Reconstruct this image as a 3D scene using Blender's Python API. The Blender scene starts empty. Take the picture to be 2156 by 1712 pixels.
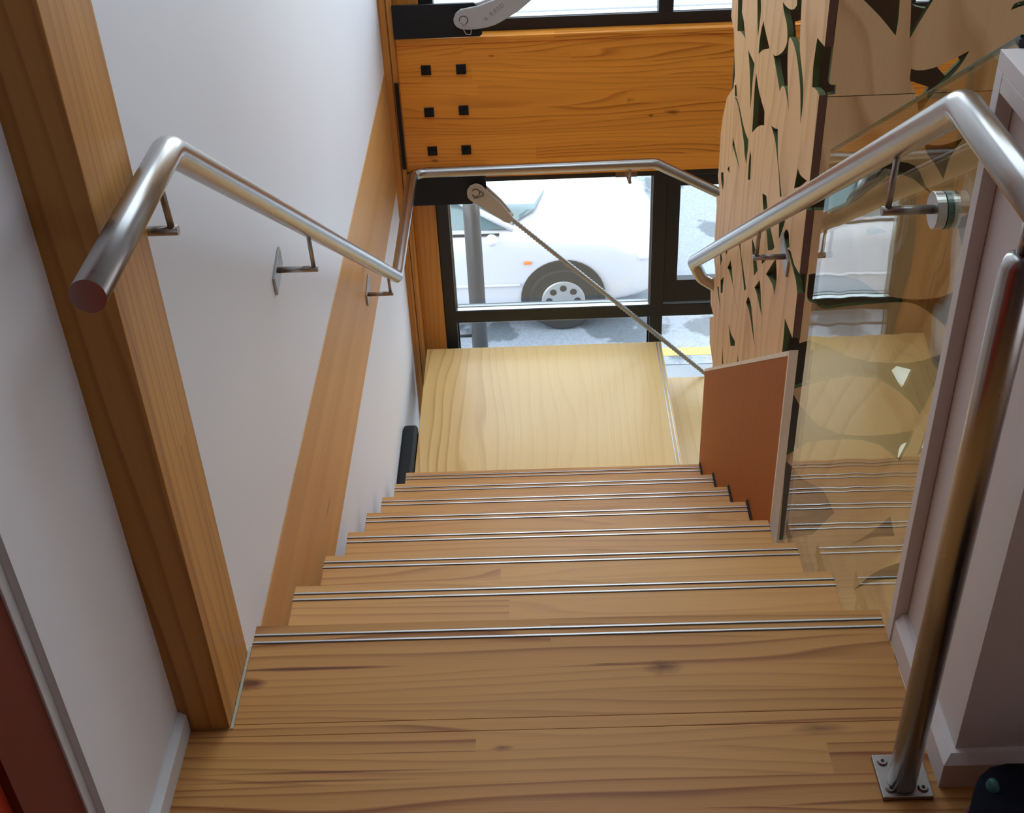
import bpy, bmesh, math, random
from mathutils import Vector, Matrix
random.seed(7)
C = bpy.context.scene.collection
SC = bpy.context.scene
PI = math.pi

# ------------------------------------------------------------------ camera
cam_d = bpy.data.cameras.new('camera')
cam = bpy.data.objects.new('camera', cam_d); C.objects.link(cam)
cam_d.sensor_width = 36.0; cam_d.sensor_fit = 'HORIZONTAL'
cam_d.lens = 2621.01 / 2156.0 * 36.0
cam_d.clip_start = 0.02; cam_d.clip_end = 200
_r = Vector((0.99920166, 0.00105427, -0.03993661)); _u = Vector((0.03161502, 0.59027787, 0.80658076)); _f = Vector((-0.02442405, 0.80719944, -0.58977329))
M = Matrix(((_r.x, _u.x, -_f.x, 0.473477), (_r.y, _u.y, -_f.y, -1.415499), (_r.z, _u.z, -_f.z, 1.458143), (0, 0, 0, 1)))
cam.matrix_world = M
SC.camera = cam
SC.view_settings.view_transform = 'Standard'; SC.view_settings.look = 'None'
SC.view_settings.gamma = 1; SC.view_settings.use_curve_mapping = False
SC.view_settings.exposure = 0.74

# ------------------------------------------------------------------ sky (overcast, brighter at the horizon)
W = bpy.data.worlds.new('overcast_sky'); SC.world = W; W.use_nodes = True
nt = W.node_tree; nt.nodes.clear()
wo = nt.nodes.new('ShaderNodeOutputWorld'); bg = nt.nodes.new('ShaderNodeBackground')
tc = nt.nodes.new('ShaderNodeTexCoord'); sx = nt.nodes.new('ShaderNodeSeparateXYZ')
rp = nt.nodes.new('ShaderNodeValToRGB')
rp.color_ramp.elements[0].position = 0.0; rp.color_ramp.elements[0].color = (0.86, 0.95, 1.06, 1)
rp.color_ramp.elements[1].position = 1.0; rp.color_ramp.elements[1].color = (0.56, 0.64, 0.74, 1)
nt.links.new(tc.outputs['Generated'], sx.inputs[0]); nt.links.new(sx.outputs['Z'], rp.inputs[0])
nt.links.new(rp.outputs[0], bg.inputs[0]); nt.links.new(bg.outputs[0], wo.inputs[0])
bg.inputs[1].default_value = 3.0

def light_area(name, loc, rot, sx_, sy_, power, col=(1, 1, 1), portal=False):
    d = bpy.data.lights.new(name, 'AREA'); d.shape = 'RECTANGLE'; d.size = sx_; d.size_y = sy_
    d.energy = power; d.color = col
    if portal:
        d.cycles.is_portal = True
    o = bpy.data.objects.new(name, d); C.objects.link(o); o.location = loc; o.rotation_euler = rot
    return o
# portals guide the sampling of the sky through the two window walls (they give no light of their own)
light_area('window_portal_upper', (1.9, 3.12, 1.35), (-PI / 2, 0, 0), 4.0, 2.8, 0, portal=True)
light_area('window_portal_lower', (1.9, 3.12, -2.1), (-PI / 2, 0, 0), 4.0, 2.9, 0, portal=True)

light_area('added_rooflight_portal', (1.2, 1.05, 2.93), (0, 0, 0), 2.0, 2.3, 0, portal=True)  # portal of the added rooflight

# ------------------------------------------------------------------ node helpers
def new_mat(name):
    m = bpy.data.materials.new(name); m.use_nodes = True
    t = m.node_tree; b = t.nodes['Principled BSDF']
    return m, t, b
def nd(t, typ, **kw):
    n = t.nodes.new(typ)
    for k, v in kw.items(): setattr(n, k, v)
    return n
def mth(t, op, a, b=None, c=None):
    n = t.nodes.new('ShaderNodeMath'); n.operation = op
    for i, v in enumerate((a, b, c)):
        if v is None: continue
        if isinstance(v, (int, float)): n.inputs[i].default_value = v
        else: t.links.new(v, n.inputs[i])
    return n.outputs[0]
def mixc(t, fac, a, b, mode='MIX'):
    n = t.nodes.new('ShaderNodeMix'); n.data_type = 'RGBA'; n.blend_type = mode
    for i, v in ((0, fac), (6, a), (7, b)):
        if isinstance(v, (int, float)): n.inputs[i].default_value = v
        elif isinstance(v, (tuple, list)): n.inputs[i].default_value = (*v[:3], 1)
        else: t.links.new(v, n.inputs[i])
    return n.outputs[2]
def plain(name, col, rough=0.5, metal=0.0, noise=0.0, nscale=30, bump=0.0, spec=None, coat=0.0):
    m, t, b = new_mat(name)
    b.inputs['Base Color'].default_value = (*col, 1); b.inputs['Roughness'].default_value = rough
    b.inputs['Metallic'].default_value = metal
    if spec is not None: b.inputs['Specular IOR Level'].default_value = spec
    if coat: b.inputs['Coat Weight'].default_value = coat
    if noise or bump:
        tc_ = nd(t, 'ShaderNodeTexCoord'); n = nd(t, 'ShaderNodeTexNoise'); n.inputs['Scale'].default_value = nscale; n.inputs['Detail'].default_value = 4
        t.links.new(tc_.outputs['Object'], n.inputs['Vector'])
        if noise:
            dk = tuple(c * (1 - noise) for c in col); lt = tuple(min(1, c * (1 + noise)) for c in col)
            t.links.new(mixc(t, n.outputs[0], dk, lt), b.inputs['Base Color'])
        if bump:
            bp = nd(t, 'ShaderNodeBump'); bp.inputs['Strength'].default_value = bump; bp.inputs['Distance'].default_value = 0.002
            t.links.new(n.outputs[0], bp.inputs['Height']); t.links.new(bp.outputs[0], b.inputs['Normal'])
    return m

def wood(name, dark, light, grain='X', across='Y', strip=0.0, seg=0.9, rings=38.0, wobble=7.0, contrast=0.6, tint=0.18,
         rough=0.35, coat=0.0, stretch=0.12, fibre=0.12, knots=0.0, nsc=1.6, spots=(), spec=0.35, fade=None):
    """procedural timber: growth rings drawn out along the grain, optional glued laminations"""
    m, t, b = new_mat(name)
    L = t.links
    tc_ = nd(t, 'ShaderNodeTexCoord'); s = nd(t, 'ShaderNodeSeparateXYZ'); L.new(tc_.outputs['Object'], s.inputs[0])
    ax = {'X': s.outputs[0], 'Y': s.outputs[1], 'Z': s.outputs[2]}
    third = [a for a in 'XYZ' if a not in (grain, across)][0]
    u, v, w = ax[grain], ax[across], ax[third]
    oi = nd(t, 'ShaderNodeObjectInfo'); rnd0 = mth(t, 'MULTIPLY', oi.outputs['Random'], 37.0)
    if strip:
        idx = mth(t, 'FLOOR', mth(t, 'DIVIDE', v, strip))
        wn = nd(t, 'ShaderNodeTexWhiteNoise', noise_dimensions='1D'); L.new(mth(t, 'ADD', idx, rnd0), wn.inputs['W'])
        uo = mth(t, 'ADD', u, mth(t, 'MULTIPLY', wn.outputs[0], seg))
        sidx = mth(t, 'FLOOR', mth(t, 'DIVIDE', uo, seg))
        cv = nd(t, 'ShaderNodeCombineXYZ'); L.new(idx, cv.inputs[0]); L.new(sidx, cv.inputs[1]); L.new(rnd0, cv.inputs[2])
        wn2 = nd(t, 'ShaderNodeTexWhiteNoise', noise_dimensions='3D'); L.new(cv.outputs[0], wn2.inputs['Vector'])
        r = wn2.outputs[0]
        off = mth(t, 'ADD', mth(t, 'MULTIPLY', r, 23.0), rnd0)
    else:
        r = oi.outputs['Random']; off = rnd0
    cv2 = nd(t, 'ShaderNodeCombineXYZ')
    L.new(mth(t, 'ADD', mth(t, 'MULTIPLY', u, stretch), off), cv2.inputs[0])
    L.new(mth(t, 'ADD', v, off), cv2.inputs[1]); L.new(w, cv2.inputs[2])
    n1 = nd(t, 'ShaderNodeTexNoise'); n1.inputs['Scale'].default_value = nsc * 4; n1.inputs['Detail'].default_value = 2.0; n1.inputs['Roughness'].default_value = 0.45
    L.new(cv2.outputs[0], n1.inputs['Vector'])
    ph = mth(t, 'ADD', mth(t, 'MULTIPLY', v, rings), mth(t, 'MULTIPLY', n1.outputs[0], wobble))
    ph = mth(t, 'ADD', ph, mth(t, 'MULTIPLY', w, rings * 0.7))
    fr = mth(t, 'FRACT', ph)
    rr = nd(t, 'ShaderNodeValToRGB')
    e = rr.color_ramp.elements
    e[0].position = 0.0; e[0].color = (0.15, 0.15, 0.15, 1)
    e[1].position = 1.0; e[1].color = (1, 1, 1, 1)
    k = e.new(0.62); k.color = (0.35, 0.35, 0.35, 1)
    k = e.new(0.9); k.color = (1, 1, 1, 1)
    k = e.new(0.97); k.color = (0.5, 0.5, 0.5, 1); e[-1].color = (0.15, 0.15, 0.15, 1)
    L.new(fr, rr.inputs[0])
    cv3 = nd(t, 'ShaderNodeCombineXYZ')
    L.new(mth(t, 'MULTIPLY', u, 5.0), cv3.inputs[0]); L.new(mth(t, 'MULTIPLY', v, 330.0), cv3.inputs[1]); L.new(mth(t, 'MULTIPLY', w, 330.0), cv3.inputs[2])
    n2 = nd(t, 'ShaderNodeTexNoise'); n2.inputs['Scale'].default_value = 1.0; n2.inputs['Detail'].default_value = 3.0
    L.new(cv3.outputs[0], n2.inputs['Vector'])
    rvar = mth(t, 'FRACT', mth(t, 'MULTIPLY', r, 7.31))
    fac = mth(t, 'MULTIPLY', rr.outputs[0], mth(t, 'MULTIPLY', mth(t, 'ADD', mth(t, 'MULTIPLY', rvar, 0.9), 0.45), contrast))
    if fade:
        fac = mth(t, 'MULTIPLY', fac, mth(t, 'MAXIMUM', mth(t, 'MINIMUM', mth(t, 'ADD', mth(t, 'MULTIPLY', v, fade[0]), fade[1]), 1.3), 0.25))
    # rings fade in and out
    n3 = nd(t, 'ShaderNodeTexNoise'); n3.inputs['Scale'].default_value = 9.0; L.new(cv2.outputs[0], n3.inputs['Vector'])
    fac = mth(t, 'MULTIPLY', fac, mth(t, 'ADD', mth(t, 'MULTIPLY', n3.outputs[0], 1.6), 0.15))
    fac = mth(t, 'ADD', fac, mth(t, 'MULTIPLY', mth(t, 'SUBTRACT', n2.outputs[0], 0.5), fibre * 2))
    fac = mth(t, 'ADD', fac, mth(t, 'MULTIPLY', mth(t, 'SUBTRACT', r, 0.5), tint * 2))
    fac = mth(t, 'MAXIMUM', mth(t, 'MINIMUM', fac, 1.0), -0.25)
    col = mixc(t, 0.0, light, dark)
    mx = col.node; mx.clamp_factor = False; L.new(fac, mx.inputs[0])
    if knots:
        cvk = nd(t, 'ShaderNodeCombineXYZ'); L.new(mth(t, 'MULTIPLY', u, 2.2), cvk.inputs[0]); L.new(mth(t, 'MULTIPLY', v, 6.0), cvk.inputs[1]); L.new(rnd0, cvk.inputs[2])
        vo = nd(t, 'ShaderNodeTexVoronoi'); vo.inputs['Scale'].default_value = 1.0; L.new(cvk.outputs[0], vo.inputs['Vector'])
        kr = nd(t, 'ShaderNodeValToRGB'); kr.color_ramp.elements[0].position = 0.0; kr.color_ramp.elements[0].color = (1, 1, 1, 1)
        kr.color_ramp.elements[1].position = 0.09; kr.color_ramp.elements[1].color = (0, 0, 0, 1)
        L.new(vo.outputs['Distance'], kr.inputs[0])
        wn4 = nd(t, 'ShaderNodeSeparateColor'); L.new(vo.outputs['Color'], wn4.inputs[0])
        kf = mth(t, 'MULTIPLY', kr.outputs[0], mth(t, 'GREATER_THAN', wn4.outputs[0], 1 - knots))
        col = mixc(t, mth(t, 'MULTIPLY', kf, 0.8), col, tuple(c * 0.35 for c in dark))
    for (sx_, sy_, sz_, ra, rb, rc, st_) in spots:
        mp = nd(t, 'ShaderNodeMapping'); mp.vector_type = 'POINT'
        mp.inputs['Location'].default_value = (-sx_ / ra, -sy_ / rb, -sz_ / rc); mp.inputs['Scale'].default_value = (1 / ra, 1 / rb, 1 / rc)
        L.new(tc_.outputs['Object'], mp.inputs[0])
        ns = nd(t, 'ShaderNodeTexNoise'); ns.inputs['Scale'].default_value = 1.3; L.new(mp.outputs[0], ns.inputs['Vector'])
        ln = nd(t, 'ShaderNodeVectorMath', operation='LENGTH'); L.new(mp.outputs[0], ln.inputs[0])
        dd = mth(t, 'ADD', ln.outputs['Value'], mth(t, 'MULTIPLY', mth(t, 'SUBTRACT', ns.outputs[0], 0.5), 0.9))
        ff = mth(t, 'MULTIPLY', mth(t, 'MAXIMUM', mth(t, 'SUBTRACT', 1.0, dd), 0.0), st_ * 1.6)
        ff = mth(t, 'MINIMUM', ff, 0.85)
        col = mixc(t, ff, col, (dark[0] * 0.42, dark[1] * 0.28, dark[2] * 0.45))
    L.new(col, b.inputs['Base Color'])
    b.inputs['Specular IOR Level'].default_value = spec
    b.inputs['Roughness'].default_value = rough
    b.inputs['Coat Weight'].default_value = coat; b.inputs['Coat Roughness'].default_value = 0.18
    bp = nd(t, 'ShaderNodeBump'); bp.inputs['Strength'].default_value = 0.12; bp.inputs['Distance'].default_value = 0.0015
    L.new(n2.outputs[0], bp.inputs['Height']); L.new(bp.outputs[0], b.inputs['Normal'])
    return m

def brushed(name, col, rough=0.3, axis=None):
    m, t, b = new_mat(name)
    b.inputs['Base Color'].default_value = (*col, 1); b.inputs['Metallic'].default_value = 1.0
    tc_ = nd(t, 'ShaderNodeTexCoord'); n = nd(t, 'ShaderNodeTexNoise'); n.inputs['Scale'].default_value = 60; n.inputs['Detail'].default_value = 5
    t.links.new(tc_.outputs['Object'], n.inputs['Vector'])
    t.links.new(mth(t, 'ADD', mth(t, 'MULTIPLY', n.outputs[0], 0.03), rough - 0.015), b.inputs['Roughness'])
    return m

def glass_mat(name, tint=(0.93, 0.97, 0.95), wavy=0.0, ior=1.5):
    m, t, b = new_mat(name); t.nodes.remove(b); out = t.nodes['Material Output']
    tr = nd(t, 'ShaderNodeBsdfTransparent'); tr.inputs[0].default_value = (*tint, 1)
    gl = nd(t, 'ShaderNodeBsdfGlossy'); gl.inputs['Roughness'].default_value = 0.0; gl.inputs[0].default_value = (1, 1, 1, 1)
    fr = nd(t, 'ShaderNodeFresnel'); ge = nd(t, 'ShaderNodeNewGeometry')
    t.links.new(mth(t, 'ADD', ior, mth(t, 'MULTIPLY', ge.outputs['Backfacing'], 1 / ior - ior)), fr.inputs[0])
    mx = nd(t, 'ShaderNodeMixShader'); t.links.new(fr.outputs[0], mx.inputs[0]); t.links.new(tr.outputs[0], mx.inputs[1]); t.links.new(gl.outputs[0], mx.inputs[2])
    if wavy:
        tc_ = nd(t, 'ShaderNodeTexCoord'); mp = nd(t, 'ShaderNodeMapping'); mp.inputs['Scale'].default_value = (1, 1, 1.0)
        n = nd(t, 'ShaderNodeTexNoise'); n.inputs['Scale'].default_value = 9.0; n.inputs['Detail'].default_value = 0.0
        t.links.new(tc_.outputs['Object'], mp.inputs[0]); t.links.new(mp.outputs[0], n.inputs['Vector'])
        bp = nd(t, 'ShaderNodeBump'); bp.inputs['Strength'].default_value = 1.0; bp.inputs['Distance'].default_value = wavy
        t.links.new(n.outputs[0], bp.inputs['Height']); t.links.new(bp.outputs[0], gl.inputs['Normal'])
    t.links.new(mx.outputs[0], out.inputs[0])
    return m

# ------------------------------------------------------------------ mesh helpers
def bx(bm, x0, x1, y0, y1, z0, z1, mi=0):
    vs = [bm.verts.new((x, y, z)) for x in (x0, x1) for y in (y0, y1) for z in (z0, z1)]
    a, b, c, d, e, f, g, h = vs
    for q in ((a, b, d, c), (e, g, h, f), (a, e, f, b), (c, d, h, g), (a, c, g, e), (b, f, h, d)):
        fc = bm.faces.new(q); fc.material_index = mi
def mkobj(name, bm, mats, parent=None, bevel=0.0, smooth=False, seg=2):
    bmesh.ops.recalc_face_normals(bm, faces=bm.faces)
    me = bpy.data.meshes.new(name); bm.to_mesh(me); bm.free()
    if not isinstance(mats, (list, tuple)): mats = [mats]
    for m in mats: me.materials.append(m)
    o = bpy.data.objects.new(name, me); C.objects.link(o)
    if parent is not None: o.parent = parent; o.matrix_parent_inverse = Matrix.Translation(-parent.location)
    if bevel:
        md = o.modifiers.new('bevel', 'BEVEL'); md.width = bevel; md.segments = seg; md.limit_method = 'ANGLE'
    if smooth:
        for p in me.polygons: p.use_smooth = True
    return o
def box(name, x0, x1, y0, y1, z0, z1, mat, parent=None, bevel=0.0):
    bm = bmesh.new(); bx(bm, x0, x1, y0, y1, z0, z1); return mkobj(name, bm, mat, parent, bevel)
def boxes(name, lst, mat, parent=None, bevel=0.0):
    bm = bmesh.new()
    for l in lst: bx(bm, *l)
    return mkobj(name, bm, mat, parent, bevel)
def empty(name, loc=(0, 0, 0)):
    o = bpy.data.objects.new(name, None); C.objects.link(o); o.location = loc; o.empty_display_size = 0.05
    return o
def tag(o, label, cat, group=None):
    o['label'] = label; o['category'] = cat
    if group: o['group'] = group
    return o
def struct(o):
    o['kind'] = 'structure'; return o
def fillet(pts, rad, n=8):
    P = [Vector(p) for p in pts]; out = [P[0]]
    for i in range(1, len(P) - 1):
        a = (P[i - 1] - P[i]).normalized(); b = (P[i + 1] - P[i]).normalized()
        ang = a.angle(b)
        d = min(rad / math.tan(ang / 2), (P[i - 1] - P[i]).length * 0.45, (P[i + 1] - P[i]).length * 0.45)
        p0 = P[i] + a * d; p1 = P[i] + b * d
        for k in range(n + 1):
            s = k / n
            out.append(p0 * (1 - s) ** 2 + P[i] * 2 * s * (1 - s) + p1 * s ** 2)
    out.append(P[-1]); return out
def sweep(bm, path, r, n=24, cap=True, ry=None, radii=None):
    path = [Vector(p) for p in path]
    T = []
    for i in range(len(path)):
        a = path[max(0, i - 1)]; b = path[min(len(path) - 1, i + 1)]
        T.append((b - a).normalized())
    ref = Vector((0, 0, 1)) if abs(T[0].z) < 0.9 else Vector((1, 0, 0))
    N = (ref - T[0] * ref.dot(T[0])).normalized()
    rings = []
    for i, p in enumerate(path):
        N = (N - T[i] * N.dot(T[i])).normalized(); Bn = T[i].cross(N)
        rad = radii[i] if radii else r
        rings.append([bm.verts.new(p + (N * math.cos(2 * PI * k / n) + Bn * math.sin(2 * PI * k / n)) * rad) for k in range(n)])
    for i in range(len(rings) - 1):
        for k in range(n):
            f = bm.faces.new((rings[i][k], rings[i][(k + 1) % n], rings[i + 1][(k + 1) % n], rings[i + 1][k])); f.smooth = True
    if cap:
        bm.faces.new(rings[0][::-1]); bm.faces.new(rings[-1])
    return rings
def tube(name, path, r, mat, parent=None, n=24, radii=None):
    bm = bmesh.new(); sweep(bm, path, r, n, radii=radii)
    return mkobj(name, bm, mat, parent)
def smooth_poly(pts, n=4):
    """Catmull-Rom through the points, keeping sharp tips"""
    N = len(pts); out = []
    P = [Vector((p[0], p[1])) for p in pts]
    sharp = []
    for i in range(N):
        a = P[i] - P[i - 1]; b = P[(i + 1) % N] - P[i]
        sharp.append(a.length < 1e-6 or b.length < 1e-6 or a.angle(b) > math.radians(52))
    for i in range(N):
        p1, p2 = P[i], P[(i + 1) % N]
        p0 = P[i - 1] if not sharp[i] else p1 * 2 - p2
        p3 = P[(i + 2) % N] if not sharp[(i + 1) % N] else p2 * 2 - p1
        for k in range(n):
            s = k / n
            out.append(0.5 * ((2 * p1) + (p2 - p0) * s + (2 * p0 - 5 * p1 + 4 * p2 - p3) * s * s + (3 * p1 - p0 - 3 * p2 + p3) * s ** 3))
    return out
def panel_mesh(name, outline, holes, thick, plane, pos, mats, parent, smooth=True, gap=None):
    """flat sheet with cut-outs. plane 'YZ' (sheet at x=pos) or 'XZ' (sheet at y=pos); thickness runs to pos+thick. faces: 0 sheet, 1 cut edges"""
    cu = bpy.data.curves.new(name, 'CURVE'); cu.dimensions = '2D'; cu.fill_mode = 'BOTH'; cu.extrude = thick / 2
    for i, pl in enumerate([outline] + holes):
        q = pl if i == 0 or not smooth else smooth_poly(pl)
        sp = cu.splines.new('POLY'); sp.points.add(len(q) - 1)
        for k, p in enumerate(q): sp.points[k].co = (p[0], p[1], 0, 1)
        sp.use_cyclic_u = True
    tmp = bpy.data.objects.new(name, cu); C.objects.link(tmp)
    dg = bpy.context.evaluated_depsgraph_get(); dg.update()
    me0 = bpy.data.meshes.new_from_object(tmp.evaluated_get(dg))
    bm = bmesh.new(); bm.from_mesh(me0)
    bpy.data.objects.remove(tmp); bpy.data.curves.remove(cu)
    for v in bm.verts:
        a, b_, c = v.co
        v.co = (pos + thick / 2 + c, a, b_) if plane == 'YZ' else (a, pos + thick / 2 + c, b_)
    bmesh.ops.remove_doubles(bm, verts=bm.verts, dist=1e-5)
    bm.normal_update()
    for f in bm.faces:
        nrm = f.normal.x if plane == 'YZ' else f.normal.y
        f.material_index = 0 if abs(nrm) > 0.7 else 1
        f.smooth = False
    outs = []
    if gap is not None:
        geo = lambda b: b.verts[:] + b.edges[:] + b.faces[:]
        for sgn in (1, -1):
            b2 = bm.copy()
            bmesh.ops.bisect_plane(b2, geom=geo(b2), plane_co=(0, 0, gap + sgn * 0.0008), plane_no=(0, 0, -sgn), clear_outer=True)
            eds = [e for e in b2.edges if e.is_boundary]
            if eds:
                r = bmesh.ops.triangle_fill(b2, edges=eds, use_beauty=True) if False else bmesh.ops.holes_fill(b2, edges=eds, sides=0)
                for f in r['faces']: f.material_index = 1
            outs.append(mkobj(name, b2, mats, parent))
        bm.free()
    else:
        outs.append(mkobj(name, bm, mats, parent))
    return outs

# ------------------------------------------------------------------ materials
M_wall = plain('white_painted_plaster', (0.80, 0.825, 0.885), 0.55, noise=0.02, nscale=3, bump=0.08)
M_wallR = plain('off_white_paint', (0.70, 0.64, 0.62), 0.5, noise=0.02, nscale=4, bump=0.05)
M_trimw = plain('white_trim_paint', (0.70, 0.72, 0.75), 0.35)
M_ceil = plain('ceiling_paint', (0.45, 0.45, 0.45), 0.8)
M_floor = wood('laminated_pine_floor', (0.25, 0.082, 0.022), (0.60, 0.295, 0.088), 'X', 'Y', strip=0.052, seg=2.3, rings=42, wobble=9, contrast=0.8, tint=0.06, rough=0.5, coat=0.05, stretch=0.10, knots=0.0, spec=0.25,
    spots=[(0.645, -0.110, 0, 0.035, 0.017, 9, 0.55), (0.010, -0.122, 0, 0.030, 0.014, 9, 0.8), (0.10, -0.094, 0, 0.16, 0.0045, 9, 1.0), (0.16, -0.290, 0, 0.22, 0.003, 9, 0.6), (0.12, -0.305, 0, 0.2, 0.003, 9, 0.55), (0.86, -0.235, 0, 0.05, 0.012, 9, 0.4), (0.40, -0.255, 0, 0.02, 0.006, 9, 0.5), (0.56, -0.100, 0, 0.03, 0.002, 9, 0.5)])
M_tread = wood('laminated_pine_tread', (0.36, 0.145, 0.045), (0.68, 0.35, 0.115), 'X', 'Y', strip=0.055, seg=2.3, rings=42, wobble=9, contrast=0.6, tint=0.05, rough=0.42, coat=0.06, stretch=0.10, spec=0.3)
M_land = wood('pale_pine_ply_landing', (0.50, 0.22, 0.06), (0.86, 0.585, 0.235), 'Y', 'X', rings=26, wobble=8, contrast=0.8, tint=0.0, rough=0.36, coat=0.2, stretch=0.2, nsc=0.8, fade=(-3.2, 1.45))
M_post = wood('orange_glulam_post', (0.27, 0.095, 0.018), (0.60, 0.29, 0.075), 'Z', 'Y', strip=0.045, seg=2.5, rings=45, wobble=5, contrast=0.5, tint=0.2, rough=0.45, stretch=0.12)
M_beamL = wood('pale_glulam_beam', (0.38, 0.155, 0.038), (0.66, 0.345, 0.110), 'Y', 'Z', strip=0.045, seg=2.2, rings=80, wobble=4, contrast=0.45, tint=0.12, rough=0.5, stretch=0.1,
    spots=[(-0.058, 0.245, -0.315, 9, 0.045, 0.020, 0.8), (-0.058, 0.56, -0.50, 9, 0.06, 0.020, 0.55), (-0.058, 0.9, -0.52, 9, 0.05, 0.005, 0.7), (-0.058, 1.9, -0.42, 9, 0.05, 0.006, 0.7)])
M_beam = wood('orange_glulam_beam', (0.44, 0.115, 0.010), (0.93, 0.36, 0.042), 'X', 'Z', strip=0.052, seg=1.6, rings=46, wobble=10, contrast=0.68, tint=0.08, rough=0.42, coat=0.1, stretch=0.12,
    spots=[(0.99, 2.95, -0.405, 0.035, 9, 0.012, 0.6), (0.91, 2.95, -0.415, 0.012, 9, 0.008, 0.7), (0.095, 2.95, -0.565, 0.02, 9, 0.01, 0.6), (0.33, 2.95, -0.165, 0.015, 9, 0.005, 0.6)])
M_col = wood('orange_timber_column', (0.30, 0.10, 0.015), (0.62, 0.26, 0.05), 'Z', 'X', rings=40, wobble=5, contrast=0.5, tint=0.15, rough=0.45)
M_ply = wood('pine_plywood_face', (0.46, 0.22, 0.08), (0.82, 0.51, 0.25), 'Z', 'Y', rings=11, wobble=6, contrast=0.42, tint=0.03, rough=0.55, stretch=0.3, nsc=0.9, spec=0.2)
M_plyF = wood('pine_plywood_front_face', (0.42, 0.20, 0.08), (0.78, 0.50, 0.25), 'Z', 'X', rings=9, wobble=7, contrast=0.55, tint=0.03, rough=0.55, stretch=0.5, nsc=0.6, spec=0.2)
M_edge = plain('green_stained_cut_edge', (0.095, 0.115, 0.045), 0.8, spec=0.1)
M_plydk = plain('dark_laminated_ply_edge', (0.12, 0.045, 0.022), 0.6, noise=0.4, nscale=200)
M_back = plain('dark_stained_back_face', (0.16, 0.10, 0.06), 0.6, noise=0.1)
M_mdf = wood('red_brown_panel_face', (0.24, 0.060, 0.008), (0.40, 0.115, 0.016), 'Z', 'Y', rings=30, wobble=4, contrast=0.35, tint=0.0, rough=0.6, fibre=0.1, spec=0.12)
M_mdfedge = plain('pale_edge_lipping', (0.80, 0.66, 0.50), 0.5, noise=0.08, nscale=60)
M_steel = brushed('brushed_stainless_tube', (0.46, 0.445, 0.43), 0.28)
M_brk = brushed('dull_steel_bracket', (0.36, 0.33, 0.31), 0.38)
M_alu = plain('aluminium_strip', (0.60, 0.60, 0.60), 0.35, 0.9)
M_disc = brushed('satin_disc', (0.5, 0.5, 0.5), 0.3)
M_galv = plain('galvanised_rod', (0.42, 0.42, 0.40), 0.5, 0.6, noise=0.2, nscale=80)
M_cast = plain('pale_cast_clevis', (0.50, 0.43, 0.34), 0.55, 0.0, noise=0.08, nscale=120, bump=0.3)
M_castg = plain('grey_cast_clevis', (0.42, 0.40, 0.39), 0.55, 0.0, noise=0.1, nscale=120, bump=0.3)
M_black = plain('black_powder_coat', (0.012, 0.012, 0.014), 0.45)
M_blackst = plain('black_painted_steel', (0.012, 0.013, 0.015), 0.6, bump=0.2, nscale=90, spec=0.25)
M_dark = plain('dark_gap', (0.015, 0.012, 0.01), 0.8)
M_sealant = plain('grey_sealant', (0.45, 0.45, 0.36), 0.5)
M_glass = glass_mat('window_glass', (0.96, 0.985, 0.985))
M_glassb = glass_mat('balustrade_glass', (0.90, 0.90, 0.80), wavy=0.0004)
M_glassedge = plain('green_glass_edge', (0.02, 0.12, 0.08), 0.2)
M_red = plain('dark_red_door_paint', (0.13, 0.014, 0.012), 0.5, noise=0.1, nscale=8)
M_red2 = plain('orange_red_paint', (0.42, 0.03, 0.005), 0.5)
M_reveal = plain('shadowed_reveal_paint', (0.42, 0.36, 0.29), 0.6)
M_rear = plain('maroon_rear_wall', (0.07, 0.028, 0.022), 0.7)
M_shadowline = plain('painted_shadow_line', (0.10, 0.045, 0.02), 0.8)  # dark colour that paints the shadow line beside the nosing strips
R = 0.1747; G = 0.27; ZL = -8 * R; GZ = -3.65

# ================================================================== STRUCTURE
# upper floor of glued pine boards, laid across the stair
floor = empty('floor'); struct(floor)
box('plank', -0.2, -0.0006, -0.2, -0.055, -0.045, 0.0, M_floor, floor)
for (y0, y1) in ((-0.200, 0.0), (-0.2225, -0.2006), (-0.50, -0.2231), (-0.79, -0.5006), (-1.09, -0.7906), (-1.39, -1.0906), (-1.69, -1.3906), (-1.99, -1.6906), (-2.29, -1.9906), (-2.59, -2.2906), (-2.9, -2.5906)):
    x1 = 1.0015 if y0 > -0.21 else 2.9
    if y0 == -0.2225: x1 = 1.0015
    x0 = -0.2 if y0 > -0.24 else -0.9
    if y0 == -0.200: x0 = 0.0
    if y0 == -0.50:
        box('plank', x0, x1, y0, y1, -0.045, 0.0, M_floor, floor, 0.0008)
        continue
    box('plank', x0, x1, y0, y1, -0.045, 0.0, M_floor, floor, 0.0008)
for a0 in (-0.0225, -0.0385):
    box('nosing_strip', 0.0, 1.0, a0, a0 + 0.0031, -0.001, 0.0016, M_alu, floor)
    box('shadow_line', 0.0, 1.0, a0 - 0.0022, a0, -0.001, 0.0003, M_shadowline, floor)  # thin dark strip standing in for the nosing strip's shadow
box('riser_board', 0.0, 1.0, -0.035, -0.02, -R, -0.045, M_tread, floor)
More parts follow.
